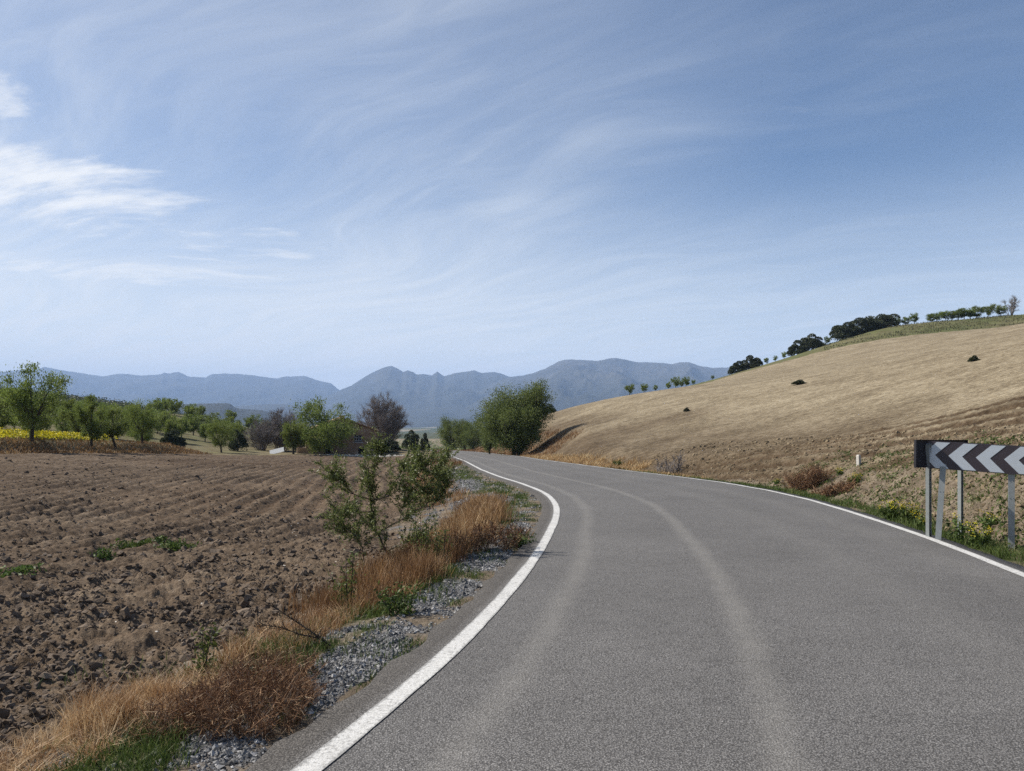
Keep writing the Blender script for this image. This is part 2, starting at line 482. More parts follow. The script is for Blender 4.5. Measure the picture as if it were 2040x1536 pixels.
def hill_extra(k, c, p):
    # moister dark soil low down and in drifts, furrow shade painted in, drill rows too fine to build
    tone = k.attr('moist_shade')
    c = k.mix(tone, c, k.mix(1.0, c, (0.38, 0.33, 0.31), 'MULTIPLY'))
    rows = k.node('ShaderNodeTexWave', wave_type='BANDS', bands_direction='X'); k.put(rows.inputs['Vector'], k.mapping(p, (1, 1, 1), (0, 0, R_(-52))))
    rows.inputs['Scale'].default_value = 0.42; rows.inputs['Distortion'].default_value = 1.2; rows.inputs['Detail'].default_value = 4; rows.inputs['Detail Scale'].default_value = 2.5
    c = k.mix(k.mapr(rows.outputs['Fac'], 0.1, 0.8, 0.26, 0.0), c, k.mix(1.0, c, (0.5, 0.47, 0.44), 'MULTIPLY'))
    cl = k.vor(p, 2.6, out='Distance'); cl2 = k.vor(p, 6.5, out='Distance')  # dark dots painted in for the shadows of small clods
    c = k.mix(k.mapr(cl, 0.08, 0.30, 0.55, 0.0), c, (0.075, 0.055, 0.036))
    c = k.mix(k.mapr(cl2, 0.10, 0.30, 0.45, 0.0), c, (0.075, 0.055, 0.036))
    return c


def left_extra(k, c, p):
    c = k.mix(k.mapr(k.attr('moist_shade'), 0, 1, 0, 1), c, k.mix(1.0, c, (0.66, 0.60, 0.56), 'MULTIPLY'))
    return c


M = {}
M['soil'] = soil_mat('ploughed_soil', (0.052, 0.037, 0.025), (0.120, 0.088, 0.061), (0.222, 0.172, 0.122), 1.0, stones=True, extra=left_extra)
M['hill'] = soil_mat('pale_hill_soil', (0.132, 0.105, 0.070), (0.238, 0.196, 0.132), (0.345, 0.294, 0.208), 0.8, extra=hill_extra, lo=0.42, hi=0.58)


def verge_col(k, b):
    p = pos(k)
    n1 = k.noise(p, 1.3, 6, 0.65); n2 = k.noise(p, 14, 6, 0.7)
    v = k.math('ADD', k.math('MULTIPLY', n1, 0.5), k.math('MULTIPLY', n2, 0.5))
    soil = k.ramp(v, [(0.34, (0.065, 0.05, 0.036)), (0.5, (0.155, 0.124, 0.09)), (0.66, (0.27, 0.225, 0.172))])
    gr = k.ramp(k.noise(p, 55, 3, 0.7), [(0.3, (0.04, 0.04, 0.042)), (0.5, (0.13, 0.13, 0.133)), (0.68, (0.30, 0.30, 0.30))])
    green = k.ramp(n2, [(0.3, (0.028, 0.036, 0.014)), (0.7, (0.085, 0.105, 0.034))])
    straw = k.ramp(k.noise(p, 24, 5, 0.7), [(0.3, (0.07, 0.046, 0.028)), (0.55, (0.17, 0.115, 0.068)), (0.75, (0.28, 0.195, 0.12))])
    c = k.mix(k.attr('straw'), soil, straw)
    c = k.mix(k.attr('green'), c, green)
    c = k.mix(k.attr('gravel'), c, gr)
    k.put(b.inputs['Base Color'], c)
    h = k.math('ADD', k.math('MULTIPLY', k.noise(p, 16, 5, 0.65), 0.035), k.math('MULTIPLY', k.noise(p, 70, 3, 0.6), 0.012))
    k.put(b.inputs['Normal'], k.bump(h, 1.0, 1.0))


M['verge'] = mat('verge_ground', verge_col, 0.97, 0.05)


def land_col(k, b):
    p = pos(k)
    n1 = k.noise(p, 0.03, 4, 0.6); n2 = k.noise(p, 0.4, 6, 0.65); n3 = k.noise(p, 5, 5, 0.7)
    v = k.math('ADD', k.math('MULTIPLY', n2, 0.6), k.math('MULTIPLY', n3, 0.4))
    dry = k.ramp(v, [(0.35, (0.075, 0.062, 0.036)), (0.5, (0.15, 0.125, 0.075)), (0.65, (0.25, 0.21, 0.135))])
    grn = k.ramp(v, [(0.35, (0.035, 0.048, 0.018)), (0.55, (0.095, 0.115, 0.042)), (0.7, (0.17, 0.17, 0.075))])
    c = k.mix(k.mapr(k.math('ADD', k.attr('green'), k.math('MULTIPLY', k.math('SUBTRACT', v, 0.5), 1.6)), 0.25, 0.75, 0, 1), dry, grn)
    # far valley: patchwork of groves and fields
    cells = k.node('ShaderNodeSeparateColor'); k.put(cells.inputs[0], k.vor(k.mapping(p, (1, 0.55, 1)), 0.0042, out='Color'))
    patch = k.ramp(cells.outputs[0], [(0.0, (0.05, 0.065, 0.03)), (0.45, (0.08, 0.085, 0.045)), (0.7, (0.16, 0.135, 0.085)), (1.0, (0.27, 0.22, 0.15))])
    dots = k.vor(p, 0.12, out='Distance')
    patch = k.mix(k.mapr(dots, 0.18, 0.42, 0.75, 0.0), patch, (0.025, 0.036, 0.017))
    c = k.mix(k.attr('far'), c, patch)
    k.put(b.inputs['Base Color'], c)
    k.put(b.inputs['Normal'], k.bump(k.noise(p, 7, 5, 0.65), 0.6, 0.08))


M['land'] = mat('dry_grassland', land_col, 0.97, 0.05)


def mountain_col(k, b):
    p = pos(k)
    n = k.noise(p, 0.0016, 8, 0.62); n2 = k.noise(p, 0.011, 6, 0.7)
    v = k.math('ADD', k.math('MULTIPLY', n, 0.55), k.math('MULTIPLY', n2, 0.45))
    rock = k.ramp(v, [(0.36, (0.042, 0.043, 0.036)), (0.5, (0.062, 0.06, 0.052)), (0.66, (0.125, 0.117, 0.106))])
    wood = k.ramp(v, [(0.36, (0.022, 0.025, 0.02)), (0.56, (0.038, 0.04, 0.033)), (0.7, (0.075, 0.072, 0.06))])
    k.put(b.inputs['Base Color'], k.mix(k.attr('rock'), wood, rock))


M['mount'] = mat('mountain_slopes', mountain_col, 0.97, 0.03)


def asphalt(k, b, paint=False):
    p = pos(k); u = k.attr('across')
    g = k.noise(p, 125, 3, 0.72); g2 = k.vor(p, 98, out='Distance'); pat = k.noise(p, 0.5, 5, 0.6); pat2 = k.noise(p, 4.5, 4, 0.6)
    base = k.ramp(g, [(0.30, (0.036, 0.035, 0.034)), (0.45, (0.140, 0.135, 0.130)), (0.56, (0.22, 0.212, 0.204)), (0.70, (0.43, 0.418, 0.40))])
    base = k.mix(k.mapr(g2, 0.40, 0.58, 0.0, 0.65), base, (0.022, 0.021, 0.021))
    tone = k.math('ADD', k.mapr(pat, 0.3, 0.7, 0.90, 1.10), k.mapr(pat2, 0.3, 0.7, -0.05, 0.05))
    hs = k.node('ShaderNodeHueSaturation'); k.put(hs.inputs['Color'], base); k.put(hs.inputs['Value'], tone); base = hs.outputs[0]
    # pale dust the wheels leave: bands at fixed distances from the left line
    wob = k.math('MULTIPLY', k.math('SUBTRACT', k.noise(p, 0.22, 3, 0.5), 0.5), 0.30)
    uu = k.math('ADD', u, wob)
    def band(c, w, s):
        d = k.math('ABSOLUTE', k.math('SUBTRACT', uu, c))
        return k.mapr(d, 0.0, w, s, 0.0, True)
    tr = k.math('MAXIMUM', k.math('MAXIMUM', band(0.62, 0.20, 0.25), band(2.2, 0.20, 0.30)), k.math('MAXIMUM', band(3.9, 0.45, 0.07), band(5.3, 0.5, 0.09)))
    tr = k.math('MULTIPLY', tr, k.mapr(k.noise(p, 2.2, 5, 0.7), 0.25, 0.65, 0.45, 1.0))
    base = k.mix(k.math('MULTIPLY', tr, k.mapr(g, 0.35, 0.55, 0.35, 1.0)), base, (0.33, 0.315, 0.285))
    # darker, rougher strip outside the lines
    edge = k.math('MAXIMUM', k.mapr(u, -0.16, -0.06, 0.85, 0.0), k.mapr(k.attr('right'), 0.02, 0.2, 0.0, 0.35))
    base = k.mix(edge, base, k.mix(1.0, base, (0.48, 0.46, 0.44), 'MULTIPLY'))
    if paint:
        wn = k.noise(p, 34, 5, 0.75); wn2 = k.noise(p, 2.6, 4, 0.6)
        v = k.math('ADD', k.math('MULTIPLY', wn, 0.75), k.math('MULTIPLY', wn2, 0.25))
        edge_w = k.mapr(k.attr('edge'), 0.0, 0.16, 0.16, 0.0)
        keep = k.mapr(k.math('SUBTRACT', v, edge_w), 0.395, 0.50, 0.15, 1)
        white = k.ramp(k.noise(p, 60, 3, 0.6), [(0.3, (0.40, 0.395, 0.375)), (0.6, (0.57, 0.565, 0.545))])
        base = k.mix(keep, k.mix(0.25, base, (0.5, 0.5, 0.48)), white)
    k.put(b.inputs['Base Color'], base)
    h = k.math('ADD', k.math('MULTIPLY', g, 0.006), k.math('MULTIPLY', k.math('SUBTRACT', 1.0, g2), 0.004))
    k.put(b.inputs['Normal'], k.bump(h, 0.75 if not paint else 0.45, 1.0))


M['asphalt'] = mat('worn_asphalt', asphalt, 0.9, 0.18)
M['paint'] = mat('worn_white_paint', lambda k, b: asphalt(k, b, True), 0.8, 0.25)


def plain(name, c, rough=0.6, spec=0.3, metal=0.0, var=0.12, sc=30.0, bump=0.0):
    def f(k, b):
        p = k.node('ShaderNodeTexCoord').outputs['Object']
        n = k.noise(p, sc, 5, 0.65)
        hs = k.node('ShaderNodeHueSaturation'); hs.inputs['Color'].default_value = col4(c)
        k.put(hs.inputs['Value'], k.mapr(n, 0.3, 0.7, 1 - var, 1 + var))
        k.put(b.inputs['Base Color'], hs.outputs[0]); b.inputs['Metallic'].default_value = metal
        if bump: k.put(b.inputs['Normal'], k.bump(n, 1.0, bump))
    return mat(name, f, rough, spec)


def tinted(name, stops, rough=0.9, spec=0.1, bumpsc=0, bumpd=0.0):
    def f(k, b):
        c = k.ramp(k.attr('tint'), stops)
        n = k.noise(k.node('ShaderNodeTexCoord').outputs['Object'], 12, 5, 0.7)
        c = k.mix(k.mapr(n, 0.3, 0.7, 0.0, 0.4), c, k.mix(1.0, c, (0.55, 0.53, 0.5), 'MULTIPLY'))
        k.put(b.inputs['Base Color'], c)
        if bumpd: k.put(b.inputs['Normal'], k.bump(k.noise(k.node('ShaderNodeTexCoord').outputs['Object'], bumpsc, 5, 0.65), 1.0, bumpd))
    return mat(name, f, rough, spec)


M['bark'] = tinted('almond_bark', [(0, (0.035, 0.028, 0.022)), (0.5, (0.075, 0.062, 0.05)), (1, (0.17, 0.15, 0.13))], 0.95, 0.1, 25, 0.01)
M['twig'] = tinted('bare_twigs', [(0, (0.13, 0.112, 0.10)), (0.5, (0.25, 0.222, 0.205)), (1, (0.40, 0.37, 0.345))], 0.95, 0.05)
M['rusttwig'] = tinted('rust_brown_twigs', [(0, (0.08, 0.043, 0.026)), (0.5, (0.22, 0.125, 0.072)), (0.8, (0.40, 0.26, 0.16)), (1, (0.60, 0.46, 0.31))], 0.95, 0.05)
M['almond'] = leaf_mat('almond_leaves', [(0, (0.068, 0.092, 0.02)), (0.5, (0.145, 0.19, 0.043)), (1, (0.26, 0.30, 0.085))], 0.42)
M['oak'] = leaf_mat('holm_oak_leaves', [(0, (0.028, 0.038, 0.02)), (0.5, (0.062, 0.075, 0.04)), (1, (0.125, 0.135, 0.075))], 0.2)
M['roadtree'] = leaf_mat('road_tree_leaves', [(0, (0.058, 0.078, 0.022)), (0.5, (0.125, 0.158, 0.048)), (1, (0.235, 0.262, 0.09))], 0.4)
M['sapling'] = leaf_mat('sapling_leaves', [(0, (0.05, 0.068, 0.018)), (0.5, (0.115, 0.145, 0.042)), (1, (0.25, 0.28, 0.10))], 0.4, 0.45)
M['green'] = leaf_mat('green_grass', [(0, (0.032, 0.055, 0.013)), (0.5, (0.075, 0.115, 0.026)), (0.85, (0.135, 0.18, 0.045)), (1, (0.24, 0.22, 0.09))], 0.3)
M['dry'] = leaf_mat('dry_grass', [(0, (0.08, 0.044, 0.023)), (0.4, (0.21, 0.115, 0.052)), (0.75, (0.41, 0.255, 0.118)), (1, (0.62, 0.47, 0.27))], 0.25)
M['olive'] = leaf_mat('olive_rough_grass', [(0, (0.04, 0.048, 0.02)), (0.5, (0.095, 0.10, 0.045)), (1, (0.20, 0.175, 0.095))], 0.2)
M['yellow'] = leaf_mat('yellow_petals', [(0, (0.38, 0.30, 0.012)), (0.5, (0.56, 0.46, 0.02)), (1, (0.70, 0.62, 0.05))], 0.3)
M['stone'] = tinted('grey_gravel', [(0, (0.05, 0.05, 0.051)), (0.5, (0.155, 0.154, 0.153)), (1, (0.42, 0.415, 0.41))], 0.9, 0.15)
M['clod'] = tinted('soil_clods', [(0, (0.095, 0.073, 0.055)), (0.5, (0.15, 0.117, 0.089)), (1, (0.215, 0.172, 0.133))], 0.97, 0.04, 14, 0.02)
M['hillclod'] = tinted('pale_soil_clods', [(0, (0.12, 0.09, 0.058)), (0.5, (0.19, 0.15, 0.097)), (1, (0.27, 0.215, 0.145))], 0.97, 0.04)

# ------------------------------------------------------------------ ground sheets
rr = [1.6]
while rr[-1] < 14000:
    r = rr[-1]
    rr.append(r + (min(r * r / 820, r * (.0048 if 13 < r < 42 else .0088)) if r < 260 else min(r * .0088 * (1 + (r - 260) / 120), r * .045)))
rr = np.array(rr)
th = np.concatenate([np.linspace(-180, -64, 60)[:-1], np.linspace(-64, -39, 120)[:-1], np.linspace(-39, 39, 880)[:-1], np.linspace(39, 66, 120)[:-1], np.linspace(66, 180, 60)])
th = np.radians(th)
RR, TH = np.meshgrid(rr, th, indexing='ij')
GX = (RR * np.sin(TH)).ravel(); GY = (RR * np.cos(TH)).ravel()
GZ = ground(GX, GY)
DL, DR = offs(GX, GY)
GR = RR.ravel()
inroad_y = (GY > -24) & (GY < 250)
# where the fields begin
bl = 1.7 + 1.7 * np.exp(-((GY - 18) / 5.5) ** 2) + 0.7 * sst(25, 40, GY) + 0.35 * pn(GX / .8, GY / .8, 21) + 0.35 * pn(GX / 2.5, GY / 2.5, 22)
br = np.interp(GY, [-20, 8, 12, 17, 23, 27, 31, 45, 60, 72, 85, 100, 130, 170], [2.4, 2.3, 2.5, 2.7, 2.6, 1.4, 0.8, 0.6, 1.2, 2.0, 3.4, 6, 12, 12]) + 0.3 * pn(GX / .9, GY / .9, 23) + 0.3 * pn(GX / 3, GY / 3, 24)
far_edge = np.interp(GX, [-40, -34, -31, -27, -20, -14, -8], [74, 80, 92, 102, 104, 103, 98]) + 0.9 * pn(GX / 2, GY / 4, 25)
LEFT = inroad_y & (DL > bl) & (GX > -35.6 + .6 * pn(GY / 4, GY * 0, 26)) & (GY < far_edge) & (GY > -22)
VL = inroad_y & (DL > -0.5) & (DL <= bl) & (GY < far_edge + 12) & (GY > -22)
top_edge = np.interp(np.degrees(np.arctan2(GX, GY)), [0, 4, 12, 18, 24, 31, 36, 50], [105, 118, 162, 178, 184, 188, 194, 215])
HILL = inroad_y & (DR > br) & (GR < top_edge + 2.5 * pn(GX / 9, GY / 9, 27)) & (GX > -3 + (GY - 95) * .12) & (GX > 0)
VR = inroad_y & (DR > -0.5) & (DR <= br) & ~HILL & (GY < 200)
# relief
row = DL + 0.35 * pn(GX / 9, GY / 9, 31)
fur = np.sin(2 * np.pi * row / 0.74) * np.clip(0.75 + 1.1 * fbm(GX / 5, GY / 5, 30, 2), .1, 1.4) + 0.5 * np.sin(2 * np.pi * row / 2.9 + 1)
c1 = fbm(GX / .62, GY / .62, 41, 2); c2 = pn(GX / .21, GY / .21, 43); c3 = pn(GX / .085, GY / .085, 44); c4 = pn(GX / .04, GY / .04, 45)
rm = 1 - sst(24, 40, GR)
lumps = 0.040 * np.maximum(c1 + .1, 0) ** 1.2 + 0.042 * np.maximum(c2 + .1 + .5 * c1, 0) + 0.040 * np.maximum(c3 + .3 * c1, -.1) * rm + 0.022 * c4 * (1 - sst(11, 18, GR)) + 0.03 * np.maximum(pn(GX / .13, GY / .13, 58), 0) * rm
amp = np.interp(GR, [0, 25, 60, 120], [1, 1.1, 1.3, 1.3])
dz_left = 0.058 * fur + lumps * 0.92 * amp + 0.03 * fbm(GX / 3.1, GY / 3.1, 46, 2)
qw = np.clip((39 - GY) / 15, .12, 1.3); qq = (DR) / qw + 0.15 * pn(GX / 5, GY / 5, 47)
band = (1 - sst(8.5, 10.5, qq)) * (1 - sst(33, 38, GY)) * (GY > 0)
trk = np.sin(2 * np.pi * qq / 1.25); trk2 = np.sin(2 * np.pi * qq / 0.54 + 1.3)
dz_hill = band * (0.055 * trk * (.8 + .7 * fbm(GX / 4, GY / 4, 48, 2)) + 0.02 * trk2) + lumps * np.interp(GR, [0, 25, 60, 110], [1, 1, .55, .2]) * (0.8 + .5 * band) + 0.04 * fbm(GX / 6, GY / 6, 49, 3) + 0.05 * (GR > 45) * pn(GX / .9, GY / .9, 50)
dz_vr = lumps * 1.5 * sst(0.5, 1.4, DR) + 0.05 * fbm(GX / 1.1, GY / 1.1, 51, 3) * sst(0.1, 1, DR)
dz_vl = (0.05 * fbm(GX / .8, GY / .8, 52, 3) + .02 * c3 * (GR < 18)) * sst(0.0, .7, DL)
dz_land = 0.10 * fbm(GX / 2.2, GY / 2.2, 53, 4) * (GR < 500) * sst(0.3, 2.5, np.where(inroad_y, np.maximum(DL, DR), 9.0))
e_l = sst(0, .5, DL - bl); e_h = sst(0, .8, DR - br)
GZ = GZ + np.where(LEFT, dz_left * e_l, np.where(HILL, dz_hill * e_h, np.where(VR, dz_vr, np.where(VL, dz_vl, dz_land))))
# cover masks
gp = pn(GX / .55, GY / .55, 61) + .5 * pn(GX / 2.0, GY / 2.0, 62)


def gravel_mask(x, y, dl):
    """patches of grey road stone spread along the inside of the bend"""
    g = np.zeros_like(x)
    for y0, yw, d0, dw in ((5.2, 1.5, .42, .36), (3.2, .7, .75, .3), (7.9, .9, .40, .30), (10.2, 1.2, .45, .42), (13.2, 1.2, .35, .30), (20.5, 2.6, 1.5, .95), (27.5, 3.6, 1.7, 1.0), (36, 4, 1.7, .8)):
        g = np.maximum(g, 1 - ((y - y0) / yw) ** 2 - ((dl - d0) / dw) ** 2)
    g = g + 0.35 * pn(x / .45, y / .45, 63) + .2 * pn(x / .15, y / .15, 64)
    return sst(-.05, .35, g)


GRV = gravel_mask(GX, GY, DL) * (DL > -.2)
stony = np.exp(-((GX + 2.6) / 1.6) ** 2 - ((GY - 25) / 6) ** 2)
grn_l = sst(.15, .5, .55 + .5 * gp - np.abs(DL - 1.0) * .55) * (1 - GRV)
straw_l = sst(.2, .6, .5 + .6 * gp - np.abs(DL - bl + .5) * .5)
a_green = np.where(VL, grn_l, np.where(VR, sst(.1, .6, .55 + .55 * gp - DR * .6) * (GY < 40), 0))
a_straw = np.where(VL, straw_l * .7, np.where(VR, sst(30, 55, GY) * sst(-.5, .3, gp + .3), 0))
a_grv = np.where(VL, np.maximum(GRV, sst(.3, .8, stony) * .3), 0)
hm = sst(-.15, .75, fbm(GX / 14, GY / 14, 71, 4) * .55 + 0.62 - (GZ + .6) / 5.0 - .35 * sst(10, 26, GX))
moist_shade = np.where(HILL, np.maximum(hm * .85, band * np.clip(0.50 - .85 * np.sin(2 * np.pi * qq / 1.25 - .9) - .25 * trk2 + .5 * pn(GX / .5, GY / .5, 59), 0.10, 1)), 0)  # damp drifts, plus shade of the track furrows put into the colour
moist_shade = np.where(LEFT, np.clip(.25 + .9 * fbm(GX / 12, GY / 12, 72, 3) + .35 * sst(25, 60, -GX) - .36 * np.sin(2 * np.pi * row / .74) * np.clip(0.75 + 1.1 * fbm(GX / 5, GY / 5, 30, 2), .1, 1.4), 0, 1), moist_shade)  # patchy tone, with furrow bottoms coloured darker in step with the relief
land_green = np.where(GX > 0, .22 + .30 * sst(0, 40, GX) * (GR > 100), np.where((GX < -36), .35, .12)) + .25 * fbm(GX / 15, GY / 15, 73, 2)
far = sst(230, 700, GR)
nr, nt = RR.shape
GZ2 = GZ.reshape(nr, nt)


def surf(x, y):
    """height of the built ground sheet (bilinear)"""
    r = np.hypot(x, y); t = np.arctan2(x, y)
    i = np.clip(np.searchsorted(rr, r) - 1, 0, nr - 2); j = np.clip(np.searchsorted(th, t) - 1, 0, nt - 2)
    a = np.clip((r - rr[i]) / (rr[i + 1] - rr[i]), 0, 1); b = np.clip((t - th[j]) / (th[j + 1] - th[j]), 0, 1)
    return (GZ2[i, j] * (1 - a) + GZ2[i + 1, j] * a) * (1 - b) + (GZ2[i, j + 1] * (1 - a) + GZ2[i + 1, j + 1] * a) * b


idx = np.arange(nr * nt).reshape(nr, nt)
Q = np.stack([idx[:-1, :-1], idx[1:, :-1], idx[1:, 1:], idx[:-1, 1:]], -1).reshape(-1, 4)
zone = np.where(LEFT, 1, np.where(HILL, 2, np.where(VL, 3, np.where(VR, 4, 0))))
under = inroad_y & (DL < -.35) & (DR < -.35)
zq = zone[Q[:, 0]].copy()
keep = ~np.all(under[Q], axis=1)
Q = Q[keep]; zq = zq[keep]
# in mixed faces prefer the verge, so edges stay soft
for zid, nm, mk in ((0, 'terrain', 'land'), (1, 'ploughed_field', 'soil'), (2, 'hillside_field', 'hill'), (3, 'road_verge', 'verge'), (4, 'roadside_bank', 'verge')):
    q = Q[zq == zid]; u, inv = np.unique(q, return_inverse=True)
    at_ = {'green': (land_green if zid == 0 else a_green)[u], 'straw': a_straw[u], 'gravel': a_grv[u], 'moist_shade': moist_shade[u], 'far': far[u]}
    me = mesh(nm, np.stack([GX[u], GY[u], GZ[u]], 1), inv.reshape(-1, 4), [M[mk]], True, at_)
    o = obj(nm, me)
    tag(o, {'terrain': 'dry grassland and wide valley floor stretching to the mountains', 'ploughed_field': 'brown ploughed field left of the road', 'hillside_field': 'pale ploughed hillside field right of the road',
            'road_verge': 'grassy stony verge along the inside of the bend', 'roadside_bank': 'weedy earth bank along the right road edge'}[nm], None, None, 'structure')

# ------------------------------------------------------------------ road
ys = np.concatenate([np.arange(-24, 60, .18), np.arange(60, 250, .6)])
# lateral stations as distance from the left line (metres) or fractions
fl_, fr_ = XL(ys), XR(ys)
slL = np.gradient(fl_, ys); nL = np.sqrt(1 + slL ** 2)
eL = PAVE_L + .07 * pn(ys / .5, ys * 0, 81) + .05 * pn(ys / .16, ys * 0, 82); eR = PAVE_R - .02 + .06 * pn(ys / .5, ys * 0, 83) + .04 * pn(ys / .16, ys * 0, 84)
fr = np.linspace(0, 1, 15)
cols = [fl_ - eL - .05, fl_ - eL] + [fl_ + (fr_ - fl_) * f for f in fr] + [fr_ + eR, fr_ + eR + .05]
zoff = [-.16, 0] + [0.03 * math.sin(math.pi * f) for f in fr] + [0, -.16]
X = np.stack(cols, 1); Y = np.repeat(ys[:, None], X.shape[1], 1); Z = zr(ys)[:, None] + np.array(zoff)[None]
Z[:, 1:-1] += .012 * fbm(X[:, 1:-1] / 2.5, Y[:, 1:-1] / 2.5, 85, 2)
n_, m_ = X.shape; ii = np.arange(n_ * m_).reshape(n_, m_)
q = np.stack([ii[:-1, :-1], ii[:-1, 1:], ii[1:, 1:], ii[1:, :-1]], -1).reshape(-1, 4)
across = (X - fl_[:, None]) / nL[:, None]; right = (X - fr_[:, None]) / nL[:, None]
road = obj('road', mesh('road', np.stack([X, Y, Z], -1).reshape(-1, 3), q, [M['asphalt']], True, {'across': across.ravel(), 'right': right.ravel(), 'edge': np.ones(n_ * m_)}))
tag(road, 'narrow worn asphalt country road bending left and running downhill', None, None, 'structure')


def road_z(x, y):
    f = np.clip((x - XL(y)) / (XR(y) - XL(y)), 0, 1)
    return zr(y) + .03 * np.sin(np.pi * f) + .012 * fbm(x / 2.5, y / 2.5, 85, 2)


def edge_line(fx, w0, seed, lab):
    st_ = np.array([-.5, -.36, 0, .36, .5]); x0 = fx(ys); s = np.gradient(x0, ys); n = np.sqrt(1 + s ** 2)
    wv = w0 * (1 + .10 * pn(ys / 1.3, ys * 0, seed) + .08 * pn(ys / .3, ys * 0, seed + 1))
    X = x0[:, None] + (wv * n)[:, None] * st_[None]; Y = np.repeat(ys[:, None], 5, 1); Z = road_z(X, Y) + .006
    # sit on the sampled road surface, which is linear between stations
    ii = np.arange(len(ys) * 5).reshape(-1, 5)
    q = np.stack([ii[:-1, :-1], ii[:-1, 1:], ii[1:, 1:], ii[1:, :-1]], -1).reshape(-1, 4)
    ed = np.tile(.5 - np.abs(st_), (len(ys), 1))
    me = mesh('edge_line', np.stack([X, Y, Z], -1).reshape(-1, 3), q, [M['paint']], True,
              {'across': ((X - fl_[:, None]) / nL[:, None]).ravel(), 'right': np.full(X.size, -.5), 'edge': ed.ravel()})
    o = obj('edge_line', me, road); o['label'] = lab


edge_line(XL, .145, 91, 'worn white line along the inner road edge')
edge_line(XR, .145, 95, 'bright white line along the outer road edge')

# ------------------------------------------------------------------ mountains (heights and distances in metres)
def mountain(name, D, crest, base_z, front, back, rock, seed, rough, label, nA=520, nR=90):
    u0, u1 = crest[0][0], crest[-1][0]
    px = np.linspace(u0, u1, nA); cz = EYE + (HOR - np.interp(px, [c[0] for c in crest], [c[1] for c in crest])) / FPX * D
    U = (px - 1020) / FPX
    t = np.concatenate([np.linspace(-1, 0, int(nR * .72)), np.linspace(0, 1, nR - int(nR * .72) + 1)[1:]])
    T, UU = np.meshgrid(t, U, indexing='ij'); CZ = np.repeat(cz[None], len(t), 0)
    Yd = np.where(T < 0, D + T * front, D + T * back); Xd = UU * D * (1 + (Yd / D - 1) * .9)
    prof = np.where(T < 0, (1 + T) ** 1.25, (1 - T) ** 1.1)
    sc = rough
    rg_ = ridged(Xd / sc, Yd / (sc * 1.3), seed, 6, .55)
    fine = fbm(Xd / (sc * .18), Yd / (sc * .18), seed + 5, 4)
    Hh = np.maximum(CZ - base_z, 5.0)
    Z = base_z + Hh * prof
    mid = np.where(T < 0, np.sin(np.pi * np.clip(1 + T, 0, 1)) ** .8, np.sin(np.pi * np.clip(1 - T, 0, 1)))
    Z = Z + Hh * mid * (.26 * (rg_ - .35) + .05 * fine) 
    # spurs and gullies fade out at the crest so that the skyline keeps its own shape
    Z = np.minimum(Z, base_z + Hh * (1 - .02 * np.abs(T)) * np.where(T < 0, np.minimum(1, .15 + 1.05 * (1 + T) ** .7), 1))
    Z = np.where(np.abs(T) < 1e-6, CZ + Hh * .012 * fbm(Xd / (sc * .1), Yd * 0, seed + 9, 3), Z)
    Z = np.where(T <= -.999, base_z - 60, np.where(T >= .999, base_z - 60, Z))
    ii = np.arange(len(t) * nA).reshape(len(t), nA)
    q = np.stack([ii[:-1, :-1], ii[:-1, 1:], ii[1:, 1:], ii[1:, :-1]], -1).reshape(-1, 4)
    rk = np.clip(rock * sst(.3, .95, (Z - base_z) / Hh.max()) + .25 * rock * rg_, 0, 1)
    o = obj(name, mesh(name, np.stack([Xd, Yd, Z], -1).reshape(-1, 3), q, [M['mount']], True, {'rock': rk.ravel()}))
    tag(o, label, None, None, 'structure')
    return o


mountain('mountain_range', 12000, [(-700, 770), (-400, 748), (-200, 756), (-60, 750), (0, 741), (40, 737), (60, 738), (90, 731), (120, 737), (160, 743), (205, 750), (240, 744), (280, 748), (320, 746),
         (328, 742), (338, 744), (345, 742), (356, 741), (375, 750), (410, 752), (420, 746), (450, 744), (490, 746), (520, 750), (550, 754), (570, 750), (608, 749), (630, 757), (660, 764), (672, 774), (700, 792), (760, 822), (800, 835)],
         -120, 3600, 2600, .5, 101, 1250, 'long pale blue mountain range on the far left skyline', 620, 84)
mountain('mountain', 9800, [(500, 842), (560, 830), (600, 812), (650, 790), (680, 776), (700, 768), (720, 755), (740, 743), (760, 734), (772, 730), (780, 729), (788, 732), (795, 736), (803, 741), (812, 738), (822, 741), (830, 746), (845, 745), (860, 748),
         (866, 744), (871, 740), (878, 745), (886, 750), (905, 743), (925, 741), (945, 738), (960, 743), (985, 741), (1000, 745), (1018, 751), (1060, 760), (1140, 790), (1230, 825)],
         -105, 3900, 2300, .35, 131, 1150, 'blue peaked mountain in the middle of the skyline')
mountain('mountain', 8600, [(880, 828), (940, 792), (985, 762), (1015, 751), (1040, 748), (1060, 744), (1085, 735), (1100, 727), (1115, 719), (1130, 716), (1165, 717), (1190, 719), (1210, 715), (1225, 713), (1245, 716), (1265, 721), (1300, 722), (1340, 725),
         (1355, 722), (1372, 721), (1390, 728), (1420, 733), (1450, 732), (1480, 728), (1560, 735), (1700, 745), (1900, 760), (2200, 800)],
         -95, 4200, 2600, .95, 151, 900, 'broad bare greyish mountain right of the middle', 620)
mountain('hills', 7200, [(150, 842), (300, 830), (400, 818), (480, 808), (560, 804), (620, 812), (700, 822), (780, 812), (860, 806), (930, 812), (1010, 820), (1080, 812), (1150, 808), (1250, 816), (1400, 826), (1500, 838)],
         -96, 1900, 1200, .25, 171, 600, 'low wooded foothills below the mountains', 420, 60)
